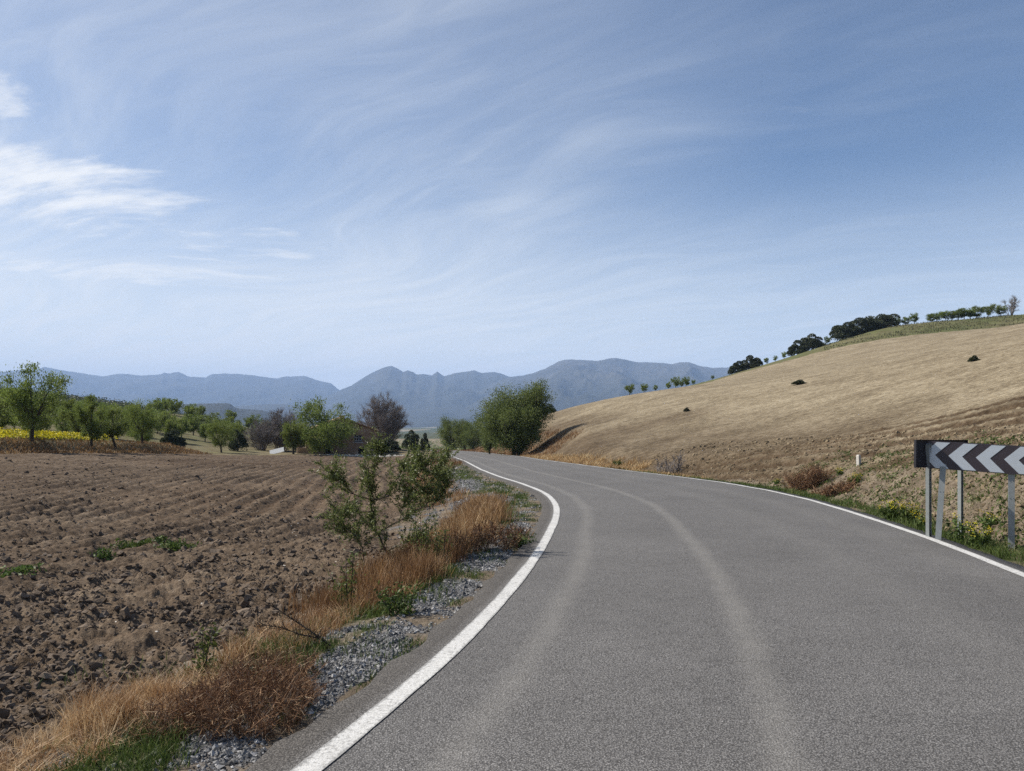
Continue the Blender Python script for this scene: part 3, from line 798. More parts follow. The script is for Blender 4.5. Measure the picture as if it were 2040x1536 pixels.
mesa = mountain('hill', 3600, [(140, 846), (200, 832), (240, 822), (270, 814), (300, 808), (360, 805), (400, 804), (450, 803), (460, 805), (466, 810), (475, 814), (500, 816), (520, 817), (545, 823), (560, 828), (600, 838), (660, 850)],
         -70, 900, 900, .15, 191, 330, 'flat topped blue green hill left of the middle', 320, 60)

# ------------------------------------------------------------------ air
hb = MB(); hb.box(-15500, 15500, -15200, 15200, -420, 800)
hm_ = bpy.data.materials.new('hazy_air'); hm_.use_nodes = True
hk = NT(hm_.node_tree); hk.n.clear(); ho = hk.node('ShaderNodeOutputMaterial'); hv = hk.node('ShaderNodeVolumePrincipled')
hv.inputs['Color'].default_value = (0.46, 0.65, 1.0, 1); hv.inputs['Density'].default_value = 8.0e-5; hv.inputs['Anisotropy'].default_value = 0.0
hk.l.new(hv.outputs[0], ho.inputs['Volume'])
tag(obj('haze', hb.mesh('haze', [hm_])), 'thin blue haze filling the valley air', 'haze', None, 'stuff')

# ================================================================== things
ORD = ['first', 'second', 'third', 'fourth', 'fifth', 'sixth', 'seventh', 'eighth', 'ninth', 'tenth', 'eleventh', 'twelfth', 'thirteenth']


def sticks_into(mb, A, B, ra, rb, tint):
    """batch of straight tapered three-sided twigs A -> B"""
    A = np.asarray(A, float); B = np.asarray(B, float); n = len(A)
    T = B - A; T /= np.linalg.norm(T, axis=1, keepdims=True) + 1e-9
    ref = np.where(np.abs(T[:, 2:3]) > .9, np.array([[1.0, 0, 0]]), np.array([[0, 0, 1.0]]))
    U = np.cross(T, ref); U /= np.linalg.norm(U, axis=1, keepdims=True) + 1e-9; Wv = np.cross(T, U)
    ra = np.broadcast_to(ra, (n,)); rb = np.broadcast_to(rb, (n,)); V = np.empty((n, 6, 3))
    for i in range(3):
        a = i * 2 * math.pi / 3; d = math.cos(a) * U + math.sin(a) * Wv
        V[:, i] = A + d * ra[:, None]; V[:, 3 + i] = B + d * rb[:, None]
    b = np.arange(n)[:, None] * 6
    q = np.concatenate([b + np.array([[0, 1, 4, 3]]), b + np.array([[1, 2, 5, 4]]), b + np.array([[2, 0, 3, 5]])])
    mb.add(V.reshape(-1, 3), q, tint=np.repeat(np.broadcast_to(tint, (n,)), 6))


def bez(a, b, c, n):
    t = np.linspace(0, 1, n)[:, None]
    return (1 - t) ** 2 * a + 2 * t * (1 - t) * b + t * t * c


def unit(v): return v / (np.linalg.norm(v) + 1e-9)


def gen_tree(seed, H, fork, rx, rzv, nl, nsub, lpc, ll, lw, tr, lean=(0.0, 0.0), sig=.16, bark_n=6, shoots=.45, low=0.0, fill=0):
    """trunk + limbs as one mesh, leaves as another; returns (trunk MB, leaf MB)"""
    g = np.random.default_rng(seed); tb = MB(); lb = MB()
    f = np.array([lean[0] * fork, lean[1] * fork, fork]); c = np.array([lean[0] * H * .6, lean[1] * H * .6, H - rzv])
    mid = np.array([g.normal() * .06, g.normal() * .06, fork * .5]) + f * np.array([.35, .35, 0])
    P = bez(np.array([0, 0, -.25]), mid, f, 7)
    rad = np.linspace(tr * 1.05, tr * .72, 7); rad[0] *= 1.45; rad[1] *= 1.15
    tb.tube(P, rad, bark_n, .45)
    clumps = []; cdir = []
    for i in range(nl):
        az = 2 * math.pi * (i + g.uniform(-.3, .3)) / nl; rr_ = g.uniform(.5, .85)
        tgt = c + np.array([math.cos(az) * rx * rr_, math.sin(az) * rx * rr_, rzv * g.uniform(-.15 - low, .75)])
        if i == 0: tgt = c + np.array([g.normal() * rx * .2, g.normal() * rx * .2, rzv * .8])
        P = bez(f, f * .45 + tgt * .55 + np.array([g.normal() * .15, g.normal() * .15, -.12 * H * g.uniform(-.3, 1)]), tgt, 7)
        tb.tube(P, np.linspace(tr * .55, tr * .13, 7), max(4, bark_n - 1), .5)
        for j in range(nsub):
            t = g.uniform(.3, 1); b = P[min(6, int(t * 6.99))]
            out = unit(b - c * np.array([1, 1, .85]) + g.normal(size=3) * .5 * rx)
            e = b + out * rx * g.uniform(.25, .55) + np.array([0, 0, rzv * g.uniform(-.08, .25)])
            q = (e - c) / np.array([rx, rx, rzv]); L = np.linalg.norm(q)
            if L > 1.12: e = c + (e - c) * 1.12 / L
            S = bez(b, (b + e) / 2 + g.normal(size=3) * .08 * rx, e, 5)
            tb.tube(S, np.linspace(tr * .17, tr * .035, 5), 4, .6)
            clumps += [e, S[3], S[2] + g.normal(size=3) * .08 * rx]; cdir += [out, out, out]
            if g.uniform() < shoots:
                tip = e + unit(out + np.array([0, 0, 1.3])) * rx * g.uniform(.12, .3)
                tb.tube(np.stack([e, (e + tip) / 2 + g.normal(size=3) * .02, tip]), [tr * .035, tr * .025, tr * .01], 3, .7)
                for s in (.35, .7, 1.0): clumps.append(e + (tip - e) * s); cdir.append(unit(tip - e))
    for i in range(fill):
        v = g.normal(size=3); v = unit(v) * g.uniform(.3, .95); clumps.append(c + v * np.array([rx, rx, rzv])); cdir.append(unit(v))
    clumps = np.array(clumps); cdir = np.array(cdir)
    n = len(clumps) * lpc; k = np.repeat(np.arange(len(clumps)), lpc)
    sg = sig * rx * g.uniform(.45, 1.2, len(clumps))[k][:, None]
    C = clumps[k] + g.normal(size=(n, 3)) * sg * np.array([1, 1, .85])
    tone = np.clip(g.normal(.5, .2, len(clumps))[k] * .5 + g.normal(.5, .22, n) * .5, 0, 1)
    leaves_into(lb, C, ll, lw, g, tone, up=.35, dirs=cdir[k])
    return tb, lb


def tree_thing(name, proto, loc, rz, sc, label, cat, group=None, trunk='trunk', crown='crown'):
    """proto = (trunk mesh, crown mesh); every tree is an Empty with its own trunk and crown"""
    e = bpy.data.objects.new(name, None); COL.objects.link(e); e.empty_display_size = .3
    e.location = loc; e.rotation_euler = (0, 0, rz); e.scale = sc if hasattr(sc, '__len__') else (sc,) * 3
    obj(trunk, proto[0], e)
    if proto[1] is not None: obj(crown, proto[1], e)
    return tag(e, label, cat, group)


def proto(seed, leafmat, barkmat='bark', **kw):
    tb, lb = gen_tree(seed, **kw)
    return tb.mesh('trunk', [M[barkmat]], True), lb.mesh('crown', [M[leafmat]])


def gen_bare(seed, H, rx, tr, nstem, nbr, ntw, spread=1.0, tl=.5, trad=.012, dome=True):
    """leafless tree or brush: stems, branches and a haze of twigs"""
    g = np.random.default_rng(seed); sb = MB(); tw = MB(); ends = []; dirs = []
    for i in range(nstem):
        a = g.uniform(0, 2 * math.pi); q = math.sqrt(g.uniform(0, 1))
        b = np.array([math.cos(a) * rx * .25 * q, math.sin(a) * rx * .25 * q, -.15])
        hz = H * (math.sqrt(max(0.05, 1 - (q * .9) ** 2)) if dome else g.uniform(.6, 1)) * g.uniform(.8, .97)
        e = np.array([math.cos(a) * rx * q * spread, math.sin(a) * rx * q * spread, hz])
        P = bez(b, b * .6 + e * .4 + np.array([0, 0, H * .12]), e, 7)
        sb.tube(P, np.linspace(tr, tr * .18, 7), 5, g.uniform(.3, .7))
        for j in range(nbr):
            t = g.uniform(.25, .98); p = P[min(6, int(t * 7))]
            d = unit(unit(P[-1] - P[0]) + g.normal(size=3) * .55); L = rx * g.uniform(.25, .5) * (1.1 - .5 * t)
            e2 = p + d * L
            sb.tube(np.stack([p, (p + e2) / 2 + g.normal(size=3) * .05 * L, e2]), [tr * .3, tr * .2, tr * .07], 4, g.uniform(.3, .8))
            ends += [p + d * L * s for s in (.3, .55, .8, 1.0)]; dirs += [d] * 4
    ends = np.array(ends); dirs = np.array(dirs); k = g.integers(0, len(ends), ntw)
    A = ends[k] + g.normal(size=(ntw, 3)) * .02 * rx
    D = dirs[k] + g.normal(size=(ntw, 3)) * .55 + np.array([0, 0, .35]); D /= np.linalg.norm(D, axis=1, keepdims=True)
    sticks_into(tw, A, A + D * (tl * g.uniform(.4, 1.2, ntw))[:, None], trad, trad * .35, np.clip(g.normal(.5, .22, ntw), 0, 1))
    return sb, tw


def bare_thing(name, seed, loc, label, cat, group=None, rz=0, sc=1.0, m='twig', trunk='stems', crown='twigs', **kw):
    sb, tw = gen_bare(seed, **kw)
    return tree_thing(name, (sb.mesh(trunk, [M[m]], True), tw.mesh(crown, [M[m]])), loc, rz, sc, label, cat, group, trunk, crown)


def gen_oak(seed, H, rx, lobes, n, ll):
    """dense evergreen: leaves packed on many overlapping lobes, a short trunk"""
    g = np.random.default_rng(seed); tb = MB(); lb = MB()
    tb.tube(np.array([[0, 0, -.4], [.05, 0, H * .25], [.1, .05, H * .55]]), [.045 * H, .036 * H, .02 * H], 6, .4)
    Cs, Rs = [], []
    for i in range(lobes):
        a = g.uniform(0, 2 * math.pi); q = math.sqrt(g.uniform(0, 1)) * .68
        r = rx * g.uniform(.26, .40)
        z = H * .80 * g.uniform(.55, 1) * math.sqrt(1 - q * q) - r * .2
        if i % 5 < 2: q = g.uniform(.55, .76); z = H * g.uniform(.10, .26); a = 2 * math.pi * i / lobes * 1.3
        c = np.array([math.cos(a) * rx * q, math.sin(a) * rx * q, z]); Cs.append(c); Rs.append(r)
        if i % 3 == 0: tb.tube(np.stack([np.array([.05, 0, H * .2]), (c + np.array([0, 0, H * .2])) / 2, c]), [.02 * H, .014 * H, .006 * H], 4, .4)
    Cs = np.array(Cs); Rs = np.array(Rs); k = g.integers(0, lobes, n)
    v = g.normal(size=(n, 3)); v[:, 2] = np.where(g.uniform(size=n) < .75, np.abs(v[:, 2]), v[:, 2]); v /= np.linalg.norm(v, axis=1, keepdims=True)
    rad = Rs[k] * (1 - np.abs(g.normal(0, .10, n)) + .10 * pn(v[:, 0] * 3 + k, v[:, 1] * 3 + v[:, 2] * 2, seed)) * np.where(g.uniform(size=n) < .12, g.uniform(.4, .9, n), 1)
    P = Cs[k] + v * rad[:, None] * np.array([1, 1, .85])
    P[:, 2] = np.where(P[:, 2] < .02 * H, g.uniform(.02, .3, n) * H, P[:, 2])
    leaves_into(lb, P, ll, ll * .62, g, np.clip(g.normal(.45, .2, n) + .15 * pn(k * 7.3, k * 3.1, 3), 0, 1), dirs=v)
    return tb.mesh('trunk', [M['bark']], True), lb.mesh('crown', [M['oak']])


def wpt(px, py, y):
    """point at depth y seen at that place of the view"""
    return np.array([(px - 1020) / FPX * y, y, EYE - (py - HOR) / FPX * y])


# ------------------------------------------------------------------ chevron signs on the outside of the bend
M['dark_sheet'] = plain('dark_sign_face', (0.050, 0.040, 0.046), .42, .4, 0, .10, 6)
M['white_sheet'] = plain('white_reflective_sheet', (0.54, 0.585, 0.62), .38, .45, 0, .04, 5)
M['sign_back'] = plain('dark_sign_back', (0.022, 0.022, 0.028), .6, .25, 0, .12, 7)
M['zinc'] = plain('galvanised_steel', (0.27, 0.29, 0.285), .6, .35, .15, .13, 14)
M['bolt'] = plain('bolt_steel', (0.32, 0.32, 0.31), .45, .4, .5, .1, 40)


def panel_frame(p0, p1):
    """axes of an upright board running from p0 to p1 (top edge): along, up, out of the face"""
    a = unit(np.array(p1) - np.array(p0)); u = np.array([0, 0, 1.0]); u = unit(u - a * np.dot(u, a)); return a, u, np.cross(a, u)


def chevron_sign(p0, length, dirv, ht, posts, face_out, label, post_turn, chevrons=True):
    e = bpy.data.objects.new('chevron_sign', None); COL.objects.link(e)
    a = unit(np.array(dirv, float)); u = np.array([0, 0, 1.0]); u = unit(u - a * np.dot(u, a)); n = np.cross(a, u) * face_out
    base = np.array(p0, float); e.location = (posts[0][0], posts[0][1], gz(posts[0][0], posts[0][1])); O = np.array(e.location)
    def pt(s, v, w): return base + a * s - u * v + n * w - O
    def slab(mb, s0, s1, v0, v1, w0, w1):
        mb.add([pt(s, v, w) for w in (w0, w1) for v in (v0, v1) for s in (s0, s1)], [(0, 2, 3, 1), (4, 5, 7, 6), (0, 1, 5, 4), (2, 6, 7, 3), (0, 4, 6, 2), (1, 3, 7, 5)])
    mb = MB(); slab(mb, 0, length, 0, ht, -.004, 0)
    # folded rim round the back of the sheet
    for s0, s1, v0, v1 in ((0, length, 0, .004), (0, length, ht - .004, ht), (0, .004, .004, ht - .004), (length - .004, length, .004, ht - .004)): slab(mb, s0, s1, v0, v1, -.034, -.004)
    obj('panel', mb.mesh('panel', [M['sign_back'] if not chevrons else M['dark_sheet']]), e)
    if not chevrons:
        f = MB(); slab(f, .004, length - .004, .004, ht - .004, .0005, .002); obj('dark_face', f.mesh('dark_face', [M['dark_sheet']]), e)
    per = .362; wd = .182; tip = .195; m = .012
    s = 0.0
    while s < length - .05:
        mb = MB(); pts = []
        for (dx, v) in ((tip, m), (tip + wd, m), (wd, ht / 2), (tip + wd, ht - m), (tip, ht - m), (0, ht / 2)):
            pts.append((min(s + dx, length - .006), v))
        V = [pt(x, v, w) for w in (.0015, .0035) for (x, v) in pts]
        mb.add(V, [(0, 1, 2, 5), (5, 2, 3, 4), (6, 11, 8, 7), (11, 10, 9, 8)] + [(i, i + 6, (i + 1) % 6 + 6, (i + 1) % 6) for i in range(6)])
        obj('chevron', mb.mesh('chevron', [M['white_sheet']]), e)
        s += per
    for (bx, by, tx, ty, tz, turn) in posts:
        b = np.array([bx, by, gz(bx, by) - .3]); t = np.array([tx, ty, tz]); ax = unit(t - b)
        fx = np.array([math.cos(turn), math.sin(turn), 0]); fx = unit(fx - ax * np.dot(fx, ax)); fy = np.cross(ax, fx)
        mb = MB(); W2, D2, TH = .041, .027, .004   # open channel profile: web + two flanges with returned lips
        def bar(x0, x1, y0, y1):
            V = [p + fx * x + fy * y - O for p in (b, t) for y in (y0, y1) for x in (x0, x1)]
            mb.add(V, [(0, 2, 3, 1), (4, 5, 7, 6), (0, 1, 5, 4), (2, 6, 7, 3), (0, 4, 6, 2), (1, 3, 7, 5)])
        bar(-W2, W2, -D2, -D2 + TH); bar(-W2, -W2 + TH, -D2 + TH, D2); bar(W2 - TH, W2, -D2 + TH, D2)
        bar(-W2 + TH, -W2 + .018, D2 - TH, D2); bar(W2 - .018, W2 - TH, D2 - TH, D2)
        po = obj('post', mb.mesh('post', [M['zinc']]), e)
        bo = MB()
        for s_, z_ in ((-.022, .60), (.022, .60), (-.022, .74), (.022, .74)):
            c = b + ax * (np.linalg.norm(t - b) * z_) + fx * s_ - fy * (D2 + .001) - O
            bo.tube(np.stack([c, c - fy * .004]), [.006, .006], 6); 
        obj('bolts', bo.mesh('bolts', [M['bolt']]), po)
    return tag(e, label, 'road sign', 'chevron signs on the bend')


# front board faces the viewer's traffic, the rear one the traffic coming round the bend
A0 = wpt(1838, 877.5, 11.75); Adir = (.85, -.52, -.045)
A_ = unit(np.array(Adir))


def on_board(p0, d, s, back): q = np.array(p0) + unit(np.array(d)) * s; return q + np.array(back) * .055


nA_ = np.array([.52, .85, 0])
tA1 = on_board(A0, Adir, .30, nA_); tA2 = on_board(A0, Adir, 1.17, nA_)
B0 = wpt(1821, 876, 11.50); Bdir = (.80, .54, -.02)
nB_ = np.array([.54, -.80, 0])
tB1 = on_board(B0, Bdir, .36, nB_ * .7); tB2 = on_board(B0, Bdir, 1.36, nB_ * .9)
chevron_sign(A0, 1.95, Adir, .43, [(6.60, 11.55, tA1[0], tA1[1], 1.12, R_(-31)), (tA2[0] + .0, tA2[1], tA2[0], tA2[1], 1.07, R_(-31))], 1, 'front chevron sign with white arrows pointing left on steel posts', 0)
chevron_sign(B0, 1.65, Bdir, .43, [(6.72, 11.98, tB1[0], tB1[1], 1.13, R_(34 + 180)), (tB2[0], tB2[1], tB2[0], tB2[1], 1.12, R_(34 + 180))], -1, 'rear chevron sign turned away, showing its dark back beside the front sign', 0, chevrons=False)

# ------------------------------------------------------------------ concrete marker post on the bank
M['concrete'] = plain('weathered_concrete', (0.46, 0.44, 0.40), .9, .1, 0, .2, 18, .004)
mx, my, mz = spot(1711, 929)
mb = MB(); w = .05 * my / 23.0
V = []
for z, s in ((-.2, 1.05), (.31 * my / 23, 1.0), (.335 * my / 23, .9), (.352 * my / 23, .55)):
    V += [(-w * s, -w * s, z), (w * s, -w * s, z), (w * s, w * s, z), (-w * s, w * s, z)]
mb.add(V, [(4 * i + j, 4 * i + (j + 1) % 4, 4 * i + 4 + (j + 1) % 4, 4 * i + 4 + j) for i in range(3) for j in range(4)] + [(12, 13, 14, 15)])
o = obj('marker_post', mb.mesh('marker_post', [M['concrete']]), None, (mx, my, mz), R_(24)); o.rotation_euler[1] = R_(-3)
tag(o, 'short pale concrete marker post on the bank left of the signs', 'marker post')

# ------------------------------------------------------------------ the ruined farmhouse
def wall_col(k, b):
    p = k.node('ShaderNodeTexCoord').outputs['Object']
    n = k.noise(p, .7, 6, .65); n2 = k.noise(p, 5, 5, .7)
    c = k.ramp(k.math('ADD', k.math('MULTIPLY', n, .6), k.math('MULTIPLY', n2, .4)), [(.36, (.13, .085, .06)), (.5, (.30, .205, .145)), (.63, (.42, .32, .235))])
    k.put(b.inputs['Base Color'], c); k.put(b.inputs['Normal'], k.bump(n2, 1, .05))


M['wall'] = mat('old_plaster_wall', wall_col, .95, .08)
M['tile'] = plain('clay_roof_tiles', (.36, .245, .165), .9, .1, 0, .3, 3, .02)
M['hole'] = plain('dark_opening', (.018, .016, .015), .9, .05)
M['paleframe'] = plain('pale_window_bars', (.42, .42, .42), .7, .2, 0, .2)
M['rubble'] = tinted('pale_rubble', [(0, (.26, .24, .21)), (.5, (.42, .40, .36)), (1, (.6, .58, .54))], .95, .1)
HY = 112.0; hx0 = (682 - 1020) / FPX * HY; hz = gz(hx0 + 1, HY) - .1
house = bpy.data.objects.new('farmhouse', None); COL.objects.link(house); house.location = (hx0, HY, hz); house.rotation_euler = (0, 0, R_(17))
tag(house, 'ruined tan farmhouse with sagging tiled gable roof behind the trees', 'house')
HW, EV, RD, DP = 5.1, 3.65, 5.55, 9.0


def gable(xo, y, openings):
    """gable wall with real openings: columns of quads between the x cuts"""
    mb = MB(); xs = sorted({-HW, 0, HW} | {v for o in openings for v in o[:2]})
    top = lambda x: EV + (RD - EV) * (1 - abs(x) / HW)
    T = .45
    for x0, x1 in zip(xs[:-1], xs[1:]):
        cuts = sorted([(z0, z1) for (a, b, z0, z1) in openings if a <= x0 + 1e-6 and b >= x1 - 1e-6])
        z = 0.0; segs = []
        for z0, z1 in cuts: segs.append((z, z, z0, z0)); z = z1
        segs.append((z, z, top(x0), top(x1)))
        for a0, a1, b0, b1 in segs:
            V = [(x0, y, a0), (x1, y, a1), (x1, y, b1), (x0, y, b0), (x0, y + T, a0), (x1, y + T, a1), (x1, y + T, b1), (x0, y + T, b0)]
            mb.add(V, [(0, 1, 2, 3), (5, 4, 7, 6), (3, 2, 6, 7), (1, 0, 4, 5), (0, 3, 7, 4), (2, 1, 5, 6)])
    return mb


ops = [(1.75, 2.95, 1.95, 3.0), (2.35, 3.3, .15, 1.15), (-2.6, -1.7, .0, 1.9)]
obj('wall', gable(0, 0, ops).mesh('wall', [M['wall']]), house)
obj('wall', gable(0, DP - .45, []).mesh('wall', [M['wall']]), house)
for sx in (-1, 1):
    mb = MB(); mb.box(min(sx * HW, sx * (HW - .45)), max(sx * HW, sx * (HW - .45)), .452, DP - .452, 0, EV); obj('wall', mb.mesh('wall', [M['wall']]), house)
g = np.random.default_rng(7)
for sx in (-1, 1):          # roof slopes: sagging sheet with rows of half-round tile ridges
    nx, ny = 16, 70; mb = MB()
    S_, Tt = np.meshgrid(np.linspace(0, 1.07, nx), np.linspace(-.35, DP + .35, ny), indexing='ij')
    Xr = sx * HW * S_; sag = -.22 * np.sin(np.pi * np.clip(Tt / DP, 0, 1)) * (1 - .5 * S_) * (1 + .5 * pn(S_ * 2, Tt / 3, 8))
    Zr = RD + .10 - (RD - EV) * S_ + sag + .06 * np.abs(np.sin(Tt * math.pi / .26)) + .03 * pn(S_ * 9, Tt * 2, 9)
    V = np.stack([Xr, Tt, Zr], -1).reshape(-1, 3); V2 = V - np.array([0, 0, .13]); ii = np.arange(nx * ny).reshape(nx, ny)
    q = np.stack([ii[:-1, :-1], ii[:-1, 1:], ii[1:, 1:], ii[1:, :-1]], -1).reshape(-1, 4); N = nx * ny
    rim = [(ii[i, 0], ii[i + 1, 0], ii[i + 1, 0] + N, ii[i, 0] + N) for i in range(nx - 1)] + [(ii[-1, j], ii[-1, j + 1], ii[-1, j + 1] + N, ii[-1, j] + N) for j in range(ny - 1)] + [(ii[i, -1], ii[i + 1, -1], ii[i + 1, -1] + N, ii[i, -1] + N) for i in range(nx - 1)]
    mb.add(np.concatenate([V, V2]), np.concatenate([q, q[:, ::-1] + N, np.array(rim)])); ro = obj('roof', mb.mesh('roof', [M['tile']], False), house)
    mb = MB()
    for j in range(14):     # loose edge tiles along the gable
        s = (j + .5) / 14; x = sx * HW * 1.05 * s; z = RD + .16 - (RD - EV) * 1.05 * s
        mb.box(x - .18, x + .18, -.5 + g.uniform(-.05, .05), -.08, z - .05 + g.uniform(-.04, .04), z + .07, tint=.5)
    obj('edge_tiles', mb.mesh('edge_tiles', [M['tile']]), ro)
mb = MB(); mb.box(-.35, .35, .6, 1.2, RD - .5, RD + .35); mb.box(-.43, .43, .5, 1.3, RD + .35, RD + .46); obj('chimney', mb.mesh('chimney', [M['wall']]), house)
mb = MB(); mb.box(1.76, 2.94, .36, .40, 1.96, 2.99); wn = obj('window', mb.mesh('window', [M['hole']]), house)
mb = MB()
for i in range(5): x = 1.86 + i * .25; mb.box(x - .03, x + .03, -.05, -.01, 1.97, 2.98)
for z in (2.15, 2.6): mb.box(1.76, 2.94, -.012, .03, z - .03, z + .03)
obj('bars', mb.mesh('bars', [M['paleframe']]), wn)
mb = MB(); mb.box(1.6, 3.1, -.14, .05, 1.83, 1.945); obj('sill', mb.mesh('sill', [M['paleframe']]), wn)
mb = MB(); mb.box(2.36, 3.29, .36, .40, .15, 1.14); obj('opening', mb.mesh('opening', [M['hole']]), house)
mb = MB(); mb.box(-2.59, -1.71, .36, .40, .01, 1.89); obj('door', mb.mesh('door', [M['hole']]), house)
# lean-to on the left with a broken roof
mb = MB()
for x0, x1, h in ((-6.6, -5.4, 1.3), (-5.4, -4.3, 2.2), (-4.3, -3.0, 2.6), (-3.0, -2.75, 2.4)):
    mb.box(x0, x1 - .003, -2.6, -2.2, 0, h)
mb.box(-6.6, -6.25, -2.19, -.002, 0, 1.7); mb.box(-3.0, -2.75, -2.19, -.002, 0, 2.5)
obj('lean_to_wall', mb.mesh('lean_to_wall', [M['wall']]), house)
mb = MB()
for i in range(9):
    x = -4.9 + i * .26; mb.add([(x, -2.9, 2.62 - .03 * i), (x + .22, -2.9, 2.6 - .03 * i), (x + .22, -.1, 3.1 + .02 * i), (x, -.1, 3.12), (x, -2.9, 2.54 - .03 * i), (x + .22, -2.9, 2.52 - .03 * i), (x + .22, -.1, 3.02), (x, -.1, 3.04)],
        [(0, 1, 2, 3), (5, 4, 7, 6), (0, 4, 5, 1), (1, 5, 6, 2), (3, 7, 4, 0)])
obj('lean_to_roof', mb.mesh('lean_to_roof', [M['tile']]), house)

# pale rubble in the yard and a dumped white board
def stones_into(mb, P, s, g, flat=.7):
    """angular stones: jittered octahedra"""
    n = len(P); B = np.array([[1, 0, 0], [0, 1, 0], [-1, 0, 0], [0, -1, 0], [.1, .1, 1], [-.1, 0, -1.0]])
    a = g.uniform(0, 2 * math.pi, n); ca, sa = np.cos(a), np.sin(a)
    V = np.broadcast_to(B, (n, 6, 3)) * g.uniform(.6, 1.3, (n, 6, 1)) + g.normal(0, .16, (n, 6, 3)); V = V * s[:, None, None]
    V = np.stack([V[..., 0] * ca[:, None] - V[..., 1] * sa[:, None], V[..., 0] * sa[:, None] + V[..., 1] * ca[:, None], V[..., 2] * flat], -1) + P[:, None]
    F = np.array([[0, 1, 4], [1, 2, 4], [2, 3, 4], [3, 0, 4], [1, 0, 5], [2, 1, 5], [3, 2, 5], [0, 3, 5]])
    mb.add(V.reshape(-1, 3), None, (np.arange(n)[:, None, None] * 6 + F).reshape(-1, 3), tint=np.repeat(np.clip(g.normal(.5, .24, n), 0, 1), 6))


g = np.random.default_rng(21); n = 900
rx_ = g.normal(-21.6, 2.6, n); ry_ = g.normal(107.0, 1.0, n) ; rp = np.stack([rx_, ry_, ground(rx_, ry_) + .03], 1); mb = MB(); stones_into(mb, rp, g.gamma(2, .065, n) + .05, g, .5)
tag(obj('rubble', mb.mesh('rubble', [M['rubble']])), 'pale broken rubble strewn before the ruined house', 'rubble', None, 'stuff')
bx, by, bz = at(552, 100)
mb = MB(); mb.box(-.95, .95, -.02, .02, 0, .75); mb.box(-.95, -.9, .022, .06, 0, .75); mb.box(.9, .95, .022, .06, 0, .75); mb.box(-.898, .898, .022, .05, .35, .4)
o = obj('white_board', mb.mesh('white_board', [plain('whitish_board', (.66, .66, .64), .7, .2, 0, .1, 3)]), None, (bx, by, bz + .08), R_(8)); o.rotation_euler[0] = R_(-38); o.rotation_euler[1] = R_(-14)
tag(o, 'tilted white board lying at the field edge left of the ruin', 'board')

# ------------------------------------------------------------------ trees
AL = [proto(300 + i, 'almond', H=4.5, fork=[1.1, .9, 1.25, 1.0, .8][i], rx=[1.9, 1.6, 1.7, 2.1, 1.5][i], rzv=[1.75, 1.7, 1.6, 1.65, 1.75][i], nl=7, nsub=7, lpc=46, ll=.16, lw=.062, tr=.15,
            lean=[(.12, 0), (-.25, .1), (.3, -.05), (0, .1), (.1, .1)][i], sig=.15, low=.1) for i in range(5)]
FAR = [proto(340 + i, 'almond', H=4.0, fork=.8, rx=1.6, rzv=1.5, nl=6, nsub=6, lpc=17, ll=.30, lw=.13, tr=.14, lean=[(.1, 0), (-.1, .1), (0, 0)][i], sig=.17, low=.1) for i in range(3)]
OK_ = [gen_oak(360 + i, [4.6, 4.2, 5.0][i], [3.0, 2.6, 3.6][i], [22, 18, 26][i], 8500, .30) for i in range(3)]


def place(name, pr, px, y, sc, rz, label, cat, group=None, dz=0.0):
    x, y_, z = at(px, y); return tree_thing(name, pr, (x, y_, z + dz - .03), rz, sc, label, cat, group)


# almond trees on the terrace on the left, front row
place('almond_tree', AL[0], 62, 57, 1.16, .4, 'largest almond tree on the left, dark leaning trunk above the terrace bank', 'tree', 'almond trees of the orchard')
place('almond_tree', AL[1], -18, 61, .98, 2.1, 'almond tree cut by the left edge of the picture', 'tree', 'almond trees of the orchard')
place('almond_tree', AL[4], 182, 64, .86, 1.0, 'slim upright almond tree right of the largest one, at the end of the yellow flowers', 'tree', 'almond trees of the orchard')
place('almond_tree', AL[2], 231, 68, .80, 3.4, 'almond tree with a curved leaning trunk at the right end of the terrace', 'tree', 'almond trees of the orchard')
place('almond_tree', AL[3], 283, 74, .84, .2, 'low spreading almond tree left of the dark round bush', 'tree', 'almond trees of the orchard')
place('almond_tree', AL[3], 441, 96, .80, 1.9, 'low almond tree at the far field edge, dark bush at its right', 'tree', 'almond trees of the orchard')
place('holm_oak', OK_[1], 345, 92, (.62, .62, .66), .5, 'dark round evergreen bush at the end of the terrace', 'bush', 'dark evergreens on the left')
place('holm_oak', OK_[0], 474, 104, (.44, .44, .72), 2.5, 'dark evergreen right of the low almond tree at the field edge', 'bush', 'dark evergreens on the left')
place('holm_oak', OK_[2], 418, 150, .8, 1.0, 'dark evergreen showing behind the low almond tree', 'bush', 'dark evergreens on the left')
g = np.random.default_rng(77); cnt = 0
for i in range(10):
    for j in range(9):
        X_ = -42.5 - 6.4 * i + g.normal() * .7 - .25 * j; Y_ = 66 + 8.2 * j + 1.6 * i + g.normal() * .7; px_ = 1020 + FPX * X_ / Y_
        if px_ < -60 or px_ > 345 or Y_ > 155: continue
        tree_thing('almond_tree', AL[int(g.integers(5))] if Y_ < 95 else FAR[int(g.integers(3))], (X_, Y_, gz(X_, Y_) - .05), g.uniform(0, 6.28), g.uniform(.72, .98), 'leafy almond tree standing in the rows behind the yellow flowers', 'tree', 'almond trees in the back rows of the orchard')
for i, (px_, y_, s_) in enumerate(((300, 128, .85), (330, 130, .9), (362, 118, .8), (385, 128, .85), (408, 118, .7), (425, 135, .8), (462, 140, .8))):
    x, y_, z = at(px_, y_); tree_thing('almond_tree', FAR[int(g.integers(3))], (x, y_, z), g.uniform(0, 6.28), s_, ORD[i] + ' small pale green tree from the left between the dark bushes beyond the field', 'tree', 'small trees beyond the field')

